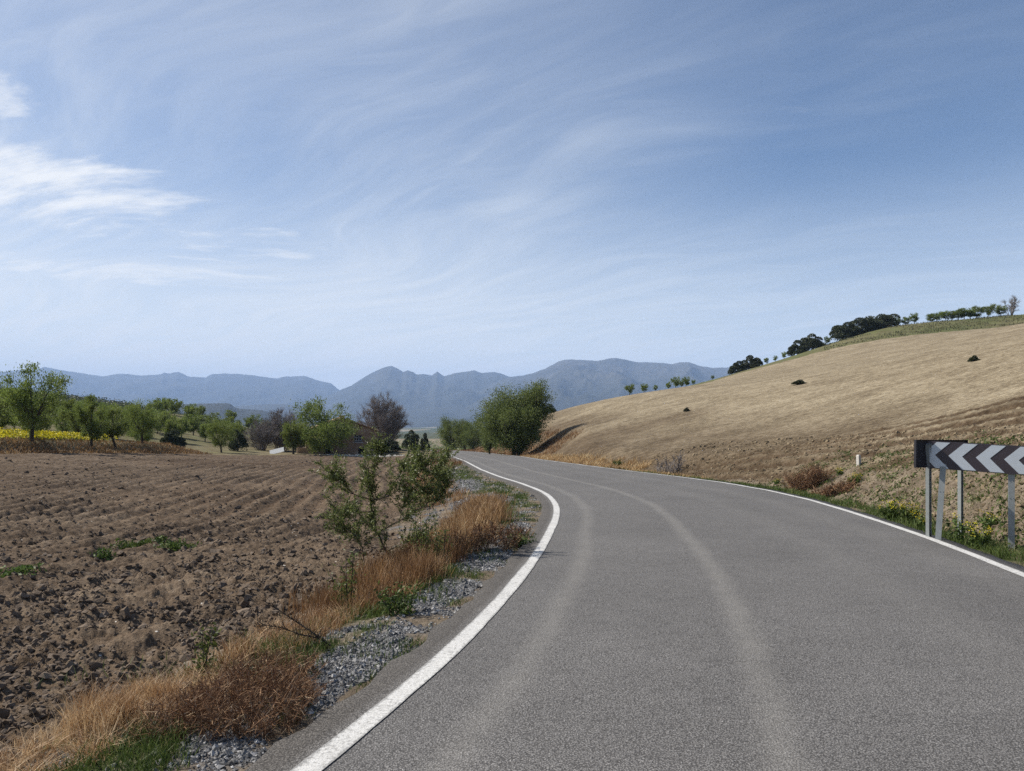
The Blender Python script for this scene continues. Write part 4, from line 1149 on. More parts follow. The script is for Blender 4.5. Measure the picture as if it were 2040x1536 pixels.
g = np.random.default_rng(79); cnt = 0
for i in range(34):
    Y_ = g.uniform(118, 215); px_ = g.uniform(300, 640); X_ = (px_ - 1020) / FPX * Y_
    if Y_ < 118 + max(0, px_ - 480) * .1: continue
    tree_thing('almond_tree', FAR[int(g.integers(3))], (X_, Y_, gz(X_, Y_) - .05), g.uniform(0, 6.28), g.uniform(.7, 1.05), 'pale green tree in the far grove between orchard and ruin', 'tree', 'far grove between orchard and ruin')
# around the ruin
bare_thing('bare_thicket', 401, at(520, 116), 'leafless grey brown thicket left of the ruin, nearest the field', 'thicket', 'bare thickets by the ruin', H=4.6, rx=2.6, tr=.05, nstem=40, nbr=10, ntw=5200, tl=.75, trad=.016)
bare_thing('bare_thicket', 402, at(560, 120), 'taller leafless grey brown thicket touching the green tree by the ruin', 'thicket', 'bare thickets by the ruin', H=6.4, rx=3.1, tr=.06, nstem=46, nbr=10, ntw=6500, tl=.85, trad=.018)
bare_thing('bare_thicket', 403, at(596, 123), 'upright leafless thicket behind the green tree by the ruin', 'thicket', 'bare thickets by the ruin', H=6.2, rx=2.4, tr=.06, nstem=34, nbr=9, ntw=4600, tl=.8, trad=.018)
GT = [proto(420, 'almond', H=6.6, fork=1.5, rx=3.7, rzv=2.9, nl=8, nsub=7, lpc=52, ll=.25, lw=.11, tr=.2, sig=.14, low=.15, shoots=.7),
      proto(421, 'almond', H=4.0, fork=1.0, rx=1.7, rzv=1.5, nl=7, nsub=7, lpc=40, ll=.2, lw=.085, tr=.16, sig=.15)]
place('almond_tree', GT[0], 647, 106.5, 1.05, .3, 'broad green tree hiding the left half of the ruined house', 'tree')
place('almond_tree', GT[1], 585, 101, 1.0, 2.2, 'small dark stemmed green tree before the thickets at the field edge', 'tree')
bare_thing('bare_tree', 404, at(762, 127), 'big domed leafless grey tree behind the right side of the ruin', 'tree', H=9.0, rx=4.3, tr=.11, nstem=40, nbr=16, ntw=14000, tl=.95, trad=.014, spread=.95, trunk='limbs')
place('holm_oak', OK_[0], 818, 150, (.62, .62, 1.0), .4, 'dark evergreen between the bare tree and the road', 'bush', 'dark evergreens by the road')
place('holm_oak', OK_[1], 846, 152, (.42, .42, .98), 1.4, 'slim dark evergreen beside the left road edge in the distance', 'bush', 'dark evergreens by the road')
place('holm_oak', OK_[1], 775, 118, (.8, .8, .55), 2.2, 'low dark shrub under the bare tree', 'bush', 'dark evergreens by the road')

# right of the road
RT = [proto(440 + i, 'roadtree', H=[7.0, 6.3][i], fork=1.0, rx=[3.0, 2.5][i], rzv=[2.9, 2.6][i], nl=8, nsub=8, lpc=60, ll=.20, lw=.09, tr=.26, lean=[(-.1, 0), (.05, 0)][i], sig=.16, low=.35, fill=120, shoots=.25) for i in range(2)]


def gen_big_tree():
    """several trunks from one root, two crowns: a broad one and a taller one leaning right"""
    tb = MB(); lb = MB()
    for seed, dx, H_, rx, rzv, lean, lpc in ((451, -.15, 6.3, 2.75, 2.55, (-.18, 0), 66), (452, .25, 7.1, 1.75, 2.3, (.33, 0), 66), (453, .05, 4.6, 2.3, 1.9, (.10, -.15), 60)):
        t, l = gen_tree(seed, H=H_, fork=1.25, rx=rx, rzv=rzv, nl=8, nsub=8, lpc=lpc, ll=.16, lw=.07, tr=.24, lean=lean, sig=.17, low=.35, fill=110, shoots=.25)
        for src, dst in ((t, tb), (l, lb)):
            V = np.concatenate(src.v) + np.array([dx, 0, 0]); q = np.concatenate(src.q); dst.add(V, q, tint=np.concatenate(src.a))
    return tb.mesh('trunk', [M['bark']], True), lb.mesh('crown', [M['roadtree']])


bx, by = (1027 - 1020) / FPX * 83 + .1, 83.0
tree_thing('roadside_tree', gen_big_tree(), (bx, by, gz(bx, by) - .1), 0, (1.24, 1.2, 1.18), 'large many trunked green tree on the bank right of the road', 'tree', 'green trees along the road bank')
place('roadside_tree', RT[1], 975, 92, (.45, .5, .58), 1.2, 'small tree with a slanting stem left of the large roadside tree', 'tree', 'green trees along the road bank')
tree_thing('roadside_tree', RT[0], (-13.2, 167, gz(-13.2, 167) - .1), .5, (1.0, 1.0, .98), 'leftmost green tree of the bank, farthest along the road', 'tree', 'green trees along the road bank')
tree_thing('roadside_tree', RT[1], (-10.2, 160, gz(-10.2, 160) - .1), 2.5, (1.0, 1.0, 1.0), 'second green tree from the far end of the road bank', 'tree', 'green trees along the road bank')
tree_thing('roadside_tree', RT[0], (-7.9, 150, gz(-7.9, 150) - .1), 4.1, .82, 'third green tree on the road bank, left of the slanting tree', 'tree', 'green trees along the road bank')
place('holm_oak', OK_[1], 1096, 118, (.42, .42, .34), .3, 'low green bush on the crest right of the large roadside tree', 'bush')


def crest(px, y0=60.0, y1=330.0):
    """distance at which the skyline of the hill lies in that direction"""
    ys_ = np.linspace(y0, y1, 500); xs_ = (px - 1020) / FPX * ys_; el = (ground(xs_, ys_) - EYE) / ys_
    i = int(np.argmax(el)); return float(xs_[i]), float(ys_[i])


def on_crest(name, pr, px, sc, rz, label, cat, group, back=3.0, dz=0.0):
    x, y = crest(px); f = 1 + back / y; x, y = x * f, y * f
    return tree_thing(name, pr, (x, y, gz(x, y) + dz - (.45 if name == 'holm_oak' else 0)), rz, sc, label, cat, group)


og = 'holm oaks along the hill crest'
on_crest('holm_oak', OK_[1], 1470, (.95, .95, .85), .2, 'lowest holm oak on the hill crest', 'tree', og)
on_crest('holm_oak', OK_[0], 1497, (.95, .95, .92), 1.1, 'second lowest holm oak on the crest, touching the lowest', 'tree', og)
on_crest('holm_oak', OK_[1], 1590, (1.15, 1.15, 1.05), 2.0, 'left one of the middle pair of holm oaks on the crest', 'tree', og)
on_crest('holm_oak', OK_[0], 1620, (1.1, 1.1, 1.08), 3.0, 'right one of the middle pair of holm oaks on the crest', 'tree', og)
on_crest('holm_oak', OK_[0], 1686, (1.45, 1.45, 1.15), 4.0, 'left end of the long dark holm oak mass on the crest', 'tree', og)
on_crest('holm_oak', OK_[2], 1718, (1.45, 1.45, 1.2), 5.0, 'middle of the long dark holm oak mass on the crest', 'tree', og)
on_crest('holm_oak', OK_[2], 1754, (1.4, 1.4, 1.22), .7, 'right end of the long dark holm oak mass on the crest', 'tree', og)
g = np.random.default_rng(88)
for i, (px_, s_) in enumerate(((1254, .42), (1283, .36), (1306, .24), (1332, .28), (1346, .45), (1358, .28), (1367, .40), (1381, .30), (1420, .25))):
    on_crest('almond_shrub', FAR[int(g.integers(3))], px_, s_, g.uniform(0, 6.28), ORD[i] + ' small green shrub from the left on the low hill crest', 'shrub', 'shrubs on the low crest', 1.0)
for i, (px_, s_) in enumerate(((1527, .38), (1545, .34), (1562, .42), (1648, .5))):
    on_crest('almond_shrub', FAR[int(g.integers(3))], px_, s_, g.uniform(0, 6.28), ORD[i] + ' small pale shrub from the left between the holm oaks on the crest', 'shrub', 'shrubs between the holm oaks', 2.0)
for i, (px_, s_) in enumerate(((1788, .80), (1804, .78), (1822, .80), (1853, .80), (1866, .95), (1884, .85), (1897, .92), (1909, .95), (1921, .98), (1933, .95), (1945, 1.0), (1968, 1.2), (1992, .9))):
    on_crest('almond_tree', FAR[int(g.integers(3))], px_, (s_ * g.uniform(.75, 1.15), s_ * g.uniform(.75, 1.15), s_ * g.uniform(.62, .85)), g.uniform(0, 6.28), ORD[i] + ' almond tree right of the holm oaks in the hilltop row', 'tree', 'almond row on the hilltop', 2.0)
x, y = crest(2024)
bare_thing('bare_tree', 405, (x, y + 2, gz(x, y + 2)), 'sparse leafless tree on the hilltop at the right picture edge', 'tree', H=4.9, rx=2.6, tr=.10, nstem=9, nbr=10, ntw=1400, tl=.7, trad=.02, trunk='limbs')

# single shrubs left standing in the hillside field
for px_, py_, s_, lab in ((1592, 766, (.26, .26, .11), 'flat dark shrub in the middle of the hillside field'), (1940, 721, (.13, .13, .10), 'small round green shrub high in the hillside field'), (1368, 820, (.12, .12, .1), 'tiny dark shrub low in the hillside field')):
    x, y, z = spot(px_, py_, 20, 250); tree_thing('shrub', OK_[1], (x, y, z), .4, s_, lab, 'shrub', 'lone shrubs in the hillside field')

# dark wood on the near ridge at the left: one mass
g = np.random.default_rng(91); lb = MB(); n = 900
X_ = g.uniform(-330, -165, n); Y_ = g.uniform(330, 450, n); k2 = (X_ > -330 + (Y_ - 330) * .2) & (1020 + FPX * X_ / Y_ > -100)
X_, Y_ = X_[k2], Y_[k2]; Z_ = ground(X_, Y_); m = 46
C = np.stack([X_, Y_, Z_ + 1.3], 1)[:, None] + g.normal(size=(len(X_), m, 3)) * np.array([1.5, 1.5, .95])
leaves_into(lb, C.reshape(-1, 3), .9, .6, g, np.clip(g.normal(.5, .25, len(X_) * m), 0, 1))
tag(obj('ridge_wood', lb.mesh('ridge_wood', [M['oak']])), 'dark evergreen wood covering the ridge behind the orchard', 'wood', None, 'stuff')
# groves dotted over the valley beyond the crest of the road
lb = MB(); n = 1500; Y_ = g.uniform(280, 900, n); X_ = (g.uniform(380, 1120, n) - 1020) / FPX * Y_
X_ = np.round(X_ / 9) * 9 + g.normal(0, .6, n); Y_ = np.round(Y_ / 9) * 9 + g.normal(0, .6, n); Z_ = ground(X_, Y_); m = 26
C = np.stack([X_, Y_, Z_ + 1.4], 1)[:, None] + g.normal(size=(n, m, 3)) * np.array([1.2, 1.2, .8])
leaves_into(lb, C.reshape(-1, 3), 1.0, .6, g, np.clip(g.normal(.6, .2, n * m), 0, 1))
tag(obj('olive_groves', lb.mesh('olive_groves', [M['roadtree']])), 'olive groves dotted over the valley beyond the road', 'grove', None, 'stuff')

# ------------------------------------------------------------------ verge plants, stones and clods
def sample(n, y0, y1, g, p=1.6):
    """distances thinning out with depth"""
    u = g.uniform(0, 1, n); a = 1 - p
    return (y0 ** a + u * (y1 ** a - y0 ** a)) ** (1 / a)


def left_xy(y, d):
    s = (XL(y + .5) - XL(y - .5)); return XL(y) - (PAVE_L + d) * np.sqrt(1 + s ** 2)


def right_xy(y, d):
    s = (XR(y + .5) - XR(y - .5)); return XR(y) + (PAVE_R + d) * np.sqrt(1 + s ** 2)


def bl_of(x, y): return 1.7 + 1.7 * np.exp(-((y - 18) / 5.5) ** 2) + 0.7 * sst(25, 40, y) + 0.35 * pn(x / .8, y / .8, 21) + 0.35 * pn(x / 2.5, y / 2.5, 22)


def P3(x, y, dz=0.0): return np.stack([x, y, surf(x, y) + dz], 1)


g = np.random.default_rng(501)
# gravel
n = 110000; y = sample(n, 2.6, 42, g, 1.7); d = g.uniform(-.02, 3.0, n) ** 1.25 / 1.3; x = left_xy(y, d)
k2 = (g.uniform(size=n) < gravel_mask(x, y, d)) & (d < np.where(y < 14, 1.15, 3.0))
x, y = x[k2], y[k2]; mb = MB(); stones_into(mb, P3(x, y, .004), np.clip(g.gamma(2.2, .0045, len(x)), .004, .03) * np.interp(y, [3, 12, 40], [.8, 1.3, 3.0]), g)
tag(obj('gravel', mb.mesh('gravel', [M['stone']])), 'grey crushed stone spread along the inside of the bend', 'gravel', None, 'stuff')
# larger stray stones
n = 260; y = sample(n, 3, 34, g, 1.5); d = g.uniform(.1, 1.4, n); x = left_xy(y, d); mb = MB(); stones_into(mb, P3(x, y, .005), np.clip(g.gamma(2, .006, n) + .008, 0, .035), g)
tag(obj('stray_stones', mb.mesh('stray_stones', [M['stone']])), 'stray stones among the grass of the left verge', 'stones', None, 'stuff')


# soil clods, near ones big enough to read
def clods_into(mb, P, s, g):
    t = (1 + 5 ** .5) / 2
    B = np.array([[-1, t, 0], [1, t, 0], [-1, -t, 0], [1, -t, 0], [0, -1, t], [0, 1, t], [0, -1, -t], [0, 1, -t], [t, 0, -1], [t, 0, 1], [-t, 0, -1], [-t, 0, 1]]) / 1.9
    F = np.array([[0, 11, 5], [0, 5, 1], [0, 1, 7], [0, 7, 10], [0, 10, 11], [1, 5, 9], [5, 11, 4], [11, 10, 2], [10, 7, 6], [7, 1, 8], [3, 9, 4], [3, 4, 2], [3, 2, 6], [3, 6, 8], [3, 8, 9], [4, 9, 5], [2, 4, 11], [6, 2, 10], [8, 6, 7], [9, 8, 1]])
    n = len(P); V = np.broadcast_to(B, (n, 12, 3)) * g.uniform(.45, 1.4, (n, 12, 1)) * g.uniform(.65, 1.4, (n, 1, 3)) + g.normal(0, .12, (n, 12, 3)); V = V * s[:, None, None] * np.array([1, 1, .8]) + P[:, None]
    mb.add(V.reshape(-1, 3), None, (np.arange(n)[:, None, None] * 12 + F).reshape(-1, 3), tint=np.repeat(np.clip(g.normal(.5, .2, n), 0, 1), 12))


n = 64000; y = sample(n, 3.2, 60, g, 1.75); x = g.uniform(-.78, .05, n) * y; dl, _ = offs(x, y); k2 = (dl > bl_of(x, y) + .05) & (g.uniform(size=n) < .35 + 1.1 * (pn(x / 1.3, y / 1.3, 66) + .3))
x, y = x[k2], y[k2]; s = np.clip(g.gamma(1.5, .0085, len(x)), .005, .065) * np.interp(y, [3, 12, 40], [.85, 1.2, 2.0])
mb = MB(); clods_into(mb, P3(x, y, 0) + np.stack([s * 0, s * 0, s * .25], 1), s, g)
tag(obj('soil_clods', mb.mesh('soil_clods', [M['clod']], False)), 'brown soil clods lying loose over the left ploughed field', 'soil', None, 'stuff')
n = 20000; y = sample(n, 7, 40, g, 1.6); d = g.uniform(.5, 6, n); x = right_xy(y, d); s = np.clip(g.gamma(1.6, .009, n), .008, .055) * np.interp(y, [7, 20, 45], [1, 1.3, 2])
mb = MB(); clods_into(mb, P3(x, y, .005), s, g)
tag(obj('soil_clods', mb.mesh('soil_clods', [M['hillclod']], False)), 'pale soil clods scattered over the bank behind the signs', 'soil', None, 'stuff')

# green grass on the left verge
n = 110000; y = sample(n, 2.3, 46, g, 1.6); d = np.abs(g.normal(.85, .8, n)) - .07; x = left_xy(y, d)
dens = sst(-.1, .55, .30 + pn(x / .55, y / .55, 61) * .8 + .4 * pn(x / 2, y / 2, 62) - np.abs(d - .75) * .35) * (1 - .82 * gravel_mask(x, y, d)) * (d > -.05) * np.where(y < 5.6, 1 - sst(.8, 1.15, d), 1)
k2 = g.uniform(size=n) < dens; x, y, d = x[k2], y[k2], d[k2]; h = g.uniform(.03, .12, len(x)) * (1 + .8 * np.maximum(0, pn(x / .4, y / .4, 68))) * np.interp(d, [0, .3, 1], [.5, .9, 1.2])
mb = MB(); blades_into(mb, P3(x, y, -.01), h, .0055 * np.interp(y, [3, 12, 40], [.9, 1.7, 4]), .8, g, np.clip(g.normal(.45, .22, len(x)) + .2 * pn(x / .7, y / .7, 69), 0, 1))
tag(obj('green_grass', mb.mesh('green_grass', [M['green']])), 'short green grass along the inside edge of the road', 'grass', None, 'stuff')


def tuft_field(name, regs, label, m='dry', seed=1, side='L', wmul=1.0):
    g = np.random.default_rng(seed); mb = MB()
    for (n, y0, y1, d0, d1, h0, h1, t0, lean, nt) in regs:
        yc = sample(nt, y0, y1, g, 1.3); dc = g.uniform(d0, d1, nt); k = g.integers(0, nt, n); hc = g.uniform(h0, h1, nt)
        sp = np.interp(yc, [4, 30], [.05, .22])
        y = yc[k] + g.normal(size=n) * sp[k]; xx = (left_xy if side == 'L' else right_xy)(yc, dc)[k] + g.normal(size=n) * sp[k]
        h = hc[k] * g.uniform(.45, 1.1, n); t = np.clip(t0 + .16 * g.normal(size=nt)[k] + .16 * g.normal(size=n), 0, 1)
        blades_into(mb, P3(xx, y, -.02), h, .0042 * wmul * np.interp(y, [4, 12, 30, 90], [1, 1.7, 4, 9]) * g.uniform(.6, 1.5, n), lean, g, t)
    return tag(obj(name, mb.mesh(name, [M[m]])), label, 'grass', None, 'stuff')


#            n      y0   y1   d0   d1   h0   h1  tone lean tufts
tuft_field('straw_grass', [(6800, 3.0, 5.2, .95, 1.75, .08, .20, .82, 1.3, 90), (2200, 4.3, 5.1, 1.2, 1.6, .18, .34, .80, .5, 9), (2600, 4.9, 7.2, 1.1, 1.75, .08, .2, .75, 1.2, 60), (2000, 5.6, 7.8, .95, 1.6, .12, .30, .62, .7, 45)],
           'pale straw tufts at the bottom left beside the field', seed=601)
tuft_field('brown_reeds', [(9000, 7.2, 11.2, .75, 1.75, .18, .52, .38, .40, 130), (2500, 7.2, 9.5, .7, 1.3, .12, .28, .75, .7, 60)],
           'tall brown dry grass around the foot of the sapling', seed=602)
tuft_field('orange_dry_grass', [(8500, 11.2, 15.5, .75, 1.6, .22, .58, .58, .45, 110), (2600, 15.5, 21, 1.0, 2.0, .2, .42, .55, .5, 70), (3600, 21, 40, 1.9, 3.0, .15, .4, .5, .6, 110), (1800, 40, 66, .3, 2.5, .2, .45, .4, .5, 50)],
           'orange dry grass patch beyond the sapling inside the bend', seed=603)
tuft_field('straw_grass', [(12000, 38, 74, .25, 1.9, .18, .42, .74, .7, 260), (4500, 30, 42, .2, .9, .1, .22, .7, .7, 80)], 'sunlit orange straw along the right road edge below the large tree', seed=604, side='R')
tuft_field('bank_dry_grass', [(12000, 70, 165, .3, 6, .2, .55, .48, .6, 420)], 'dry brown grass covering the bank under the roadside trees', seed=605, side='R')
tuft_field('green_grass', [(13000, 7.2, 24, .05, .9, .05, .22, .42, .7, 300), (4500, 24, 40, .0, .6, .06, .18, .45, .7, 90), (6000, 8, 22, .7, 2.8, .05, .15, .5, .9, 170), (2500, 8, 26, .3, 3.0, .08, .22, .9, .9, 90)],
           'green grass strip along the right road edge below the signs', m='green', seed=606, side='R')


def weed_patch(name, pts, r, n, ll, label, m='green', seed=5, hh=.10, cat='weeds', kind='stuff'):
    g = np.random.default_rng(seed); mb = MB()
    for (x, y) in pts:
        q = g.normal(size=(n, 2)) * r * .5; px_, py_ = x + q[:, 0], y + q[:, 1]
        C = P3(px_, py_, 0); C[:, 2] += g.uniform(.01, hh, n); leaves_into(mb, C, ll, ll * .4, g, np.clip(g.normal(.45, .2, n), 0, 1), up=.5)
    if kind is None:
        e = bpy.data.objects.new(name, None); COL.objects.link(e); obj('leaves', mb.mesh('leaves', [M[m]]), e)
        return tag(e, label, cat)
    return tag(obj(name, mb.mesh(name, [M[m]])), label, cat, None, kind)


g = np.random.default_rng(611)
y = g.uniform(8, 26, 210); d = g.uniform(.6, 3.6, 210) * (1 + .5 * (g.uniform(size=210) < .15)); x = right_xy(y, d)
weed_patch('low_weeds', list(zip(x, y)), .28, 34, .075, 'low green weeds dotted over the earth bank behind the signs', seed=612)
# green weed clumps in the left field
for i, (px_, py_, r_, n_, lab) in enumerate(((262, 1090, .30, 420, 'largest green weed clump in the left ploughed field'), (205, 1112, .16, 160, 'small green weed clump left of the largest one in the ploughed field'), (350, 1098, .34, 300, 'loose green weed patch right of the largest one in the ploughed field'),
                                            (318, 1086, .14, 120, 'small green weed tuft between two larger patches in the field'), (30, 1145, .30, 300, 'green weed patch at the left picture edge in the field'))):
    x, y, z = spot(px_, py_); o = weed_patch('weed_clump', [(x, y)], r_, n_, .085, lab, seed=620 + i, kind=None, hh=.11); o['group'] = 'green weeds in the ploughed field'


# yellow flowering plants
def flower_plant(px_, py_, h, n, label, seed, group='yellow flowering plants on the bank', pos_=None):
    g = np.random.default_rng(seed); x, y, z = pos_ or spot(px_, py_)
    e = bpy.data.objects.new('flowering_plant', None); COL.objects.link(e); e.location = (x, y, z - .01)
    sb, fb, lb = MB(), MB(), MB(); a = g.uniform(0, 6.28, n); q = np.sqrt(g.uniform(0, 1, n)) * h * .55
    A = np.stack([np.cos(a) * q * .35, np.sin(a) * q * .35, 0 * a], 1); B = np.stack([np.cos(a) * q, np.sin(a) * q, h * g.uniform(.6, 1.05, n)], 1)
    sticks_into(sb, A, B, .0035, .002, g.uniform(.3, .7, n)); obj('stems', sb.mesh('stems', [M['green']]), e)
    m = 16; t = g.uniform(.1, .8, (n, m)); C = A[:, None] + (B - A)[:, None] * t[..., None] + g.normal(size=(n, m, 3)) * .03
    leaves_into(lb, C.reshape(-1, 3), .085, .032, g, np.clip(g.normal(.45, .2, n * m), 0, 1)); obj('leaves', lb.mesh('leaves', [M['green']]), e)
    m = 6; C = B[:, None] + g.normal(size=(n, m, 3)) * np.array([.025, .025, .02]); leaves_into(fb, C.reshape(-1, 3), .021, .018, g, g.uniform(0, 1, n * m)); obj('flowers', fb.mesh('flowers', [M['yellow']]), e)
    return tag(e, label, 'plant', group)


for i, (px_, py_, h, n, lab) in enumerate(((1776, 1036, .40, 26, 'left of two large yellow flowering plants beside the road line'), (1808, 1042, .38, 26, 'right of two large yellow flowering plants beside the road line'),
        (1702, 968, .36, 26, 'yellow flowering plant below the concrete marker post'), (1672, 950, .25, 12, 'small yellow plant left of the marker post'), (1842, 1058, .30, 12, 'small yellow plant left of the first sign post'),
        (1912, 1080, .48, 7, 'thin tall yellow plant between the sign posts'), (1952, 1092, .36, 20, 'bushy yellow plant right of the third sign post'), (1972, 1058, .34, 10, 'small yellow plant behind the sign near the fourth post'), (1548, 968, .22, 10, 'small yellow plant left of the dry bush beside the road'))):
    flower_plant(px_, py_, h, n, lab, 640 + i)
# mustard in bloom under the almond trees: one mass
g = np.random.default_rng(655); n = 42000; x = g.uniform(-66, -36.6, n); y = g.uniform(46, 80, n); k2 = (y < 79 - .25 * (x + 60)) & (g.uniform(size=n) < .55 + .6 * pn(x / 3, y / 3, 70)) & (x < -37.3 - .11 * (y - 60))
x, y = x[k2], y[k2]; fb = MB(); P = P3(x, y, 0); P[:, 2] += g.uniform(.15, .72, len(x)); leaves_into(fb, P, .16, .12, g, g.uniform(0, 1, len(x)))
tag(obj('mustard_flowers', fb.mesh('mustard_flowers', [M['yellow']])), 'sheet of yellow mustard flowers under the almond trees', 'flowers', None, 'stuff')
gb = MB(); k3 = g.integers(0, len(x), 9000); blades_into(gb, P3(x[k3], y[k3]), g.uniform(.15, .42, 9000), np.full(9000, .05), .4, g, np.clip(g.normal(.5, .2, 9000), 0, 1))
tag(obj('mustard_stems', gb.mesh('mustard_stems', [M['green']])), 'green stems under the yellow mustard flowers', 'stems', None, 'stuff')
# dry grass on the terrace bank
mb = MB(); n = 7000; y = g.uniform(44, 86, n); x = -35.2 - np.abs(g.normal(0, 1.1, n)) + .5 * g.normal(size=n); blades_into(mb, P3(x, y), g.uniform(.12, .38, n), np.full(n, .045), .7, g, np.clip(g.normal(.35, .22, n) + .25 * pn(x / 3, y / 5, 71), 0, 1))
tag(obj('bank_dry_grass', mb.mesh('bank_dry_grass', [M['dry']])), 'dry brown grass on the terrace bank below the orchard', 'grass', None, 'stuff')
# scrub on the grassy hilltop strip
mb = MB(); n = 14000; a = g.uniform(.42, .80, n); y = g.uniform(165, 232, n); x = a * y; k2 = (np.hypot(x, y) > np.interp(np.degrees(np.arctan(a)), [0, 4, 12, 18, 24, 31, 36, 50], [105, 118, 162, 178, 184, 188, 194, 215]) + 1) & (pn(x / 8, y / 8, 75) > -.15)
x, y = x[k2], y[k2]; blades_into(mb, P3(x, y), g.uniform(.15, .5, len(x)), np.full(len(x), .12), .8, g, np.clip(g.normal(.4, .2, len(x)), 0, 1))
tag(obj('hilltop_grass', mb.mesh('hilltop_grass', [M['olive']])), 'rough green grass on the hilltop above the ploughed field', 'grass', None, 'stuff')

# ------------------------------------------------------------------ sapling at the road bend
def sapling():
    g = np.random.default_rng(701); Y0 = 10.8
    e = bpy.data.objects.new('almond_sapling', None); COL.objects.link(e)
    stems_drop = 22
    b0 = wpt(784, 1150, Y0); e.location = (b0[0], b0[1], gz(b0[0], b0[1])); O = np.array(e.location)
    stems = [([(784, 1150, 0), (770, 1098, 0), (750, 1062, .05), (740, 1012, .1), (738, 985, .1), (730, 940, .15), (722, 912, .2)], .017, .004),
             ([(738, 985, .1), (765, 976, 0), (795, 960, -.15), (830, 930, -.25), (862, 893, -.3)], .010, .003),
             ([(750, 1062, .05), (790, 1036, .2), (830, 1010, .35), (862, 984, .45)], .010, .003),
             ([(745, 1172, -.25), (729, 1085, -.3), (716, 1052, -.3), (688, 1032, -.35)], .009, .003),
             ([(738, 985, .1), (715, 968, -.2), (697, 946, -.35), (690, 912, -.45), (676, 922, -.5)], .008, .002),
             ([(730, 940, .15), (745, 908, .1), (760, 884, .05), (756, 872, .05)], .007, .002),
             ([(795, 960, -.15), (830, 962, -.3), (872, 950, -.4)], .006, .002), ([(750, 1062, .05), (715, 1040, .3), (690, 1000, .45), (664, 1052, .5)], .007, .002),
             ([(765, 976, 0), (790, 930, .3), (800, 905, .4)], .007, .002), ([(770, 1098, 0), (810, 1075, -.2), (845, 1062, -.3)], .008, .002), ([(740, 1012, .1), (700, 1010, -.1), (668, 1020, -.2)], .005, .002),
             ([(830, 930, -.25), (846, 905, -.2), (838, 888, -.2)], .005, .002), ([(790, 1036, .2), (800, 1000, .1), (812, 975, .1)], .006, .002), ([(830, 1010, .35), (862, 1000, .3), (880, 968, .3), (884, 940, .3)], .006, .002), ([(830, 962, -.3), (840, 935, -.1), (872, 915, 0), (890, 892, 0)], .006, .002), ([(795, 960, -.15), (815, 925, .2), (822, 905, .3)], .005, .002)]
    sb = MB(); tw = MB(); lb = MB()
    for pts, r0, r1 in stems:
        P = np.array([wpt(a, b + stems_drop * max(0, min(1, (1080 - b) / 160)), Y0) + np.array([0, d, 0]) for a, b, d in pts]) - O
        if len(P) > 2:
            t = np.linspace(0, len(P) - 1, len(P) * 3); P = np.stack([np.interp(t, np.arange(len(P)), P[:, c]) for c in range(3)], 1); P[1:-1] = (P[:-2] + 2 * P[1:-1] + P[2:]) / 4
            P += g.normal(size=P.shape) * .006
        sb.tube(P, np.linspace(r0, r1, len(P)), 6, .55)
        for i in range(4, len(P) - 1, 2):     # side branches
            d = unit(unit(P[i + 1] - P[i]) * .7 + g.normal(size=3) * .7 + np.array([0, 0, .1])); L = g.uniform(.15, .36)
            Q = bez(P[i], P[i] + d * L * .5 + g.normal(size=3) * .03, P[i] + d * L + np.array([0, 0, .06]), 6); sb.tube(Q, np.linspace(.0045, .0015, 6), 4, .5)
            for a in Q[1:]:
                for _ in range(3):
                    d2 = unit(d + g.normal(size=3) * .7 + np.array([0, 0, .3])); L2 = g.uniform(.05, .18); c = a + d2 * L2
                    sticks_into(tw, [a], [c], .002, .001, .45); m = int(5 + L2 * 40); s_ = g.uniform(.05, 1.1, m)[:, None]
                    leaves_into(lb, a + (c - a) * s_ + g.normal(size=(m, 3)) * .013, .050, .0145, g, np.clip(g.normal(.5, .24, m), 0, 1), dirs=np.repeat(d2[None], m, 0) * .7 + g.normal(size=(m, 3)) * .5)
        for i in range(2, len(P)):
            for _ in range(5 if i > len(P) * .35 else 2):
                d = unit(unit(P[i] - P[i - 1]) * .8 + g.normal(size=3) * .75 + np.array([0, 0, .35])); L = g.uniform(.08, .34); a = P[i]; b = a + d * L * .55; c = b + unit(d + g.normal(size=3) * .3 + np.array([0, 0, .3])) * L * .45
                sticks_into(tw, [a, b], [b, c], np.array([.0035, .0022]), np.array([.0022, .001]), .45)
                m = int(6 + L * 46); s = g.uniform(.1, 1.08, m)[:, None]; C = np.where(s < .55, a + (b - a) * s / .55, b + (c - b) * (s - .55) / .45) + g.normal(size=(m, 3)) * .014
                leaves_into(lb, C, .052, .0145, g, np.clip(g.normal(.48, .24, m), 0, 1), dirs=np.repeat(d[None], m, 0) * .7 + g.normal(size=(m, 3)) * .5)
    obj('stems', sb.mesh('stems', [M['bark']], True), e); obj('twigs', tw.mesh('twigs', [M['bark']]), e); obj('leaves', lb.mesh('leaves', [M['sapling']]), e)
    tag(e, 'young almond sapling with open leafy branches at the inside of the bend', 'sapling')


sapling()


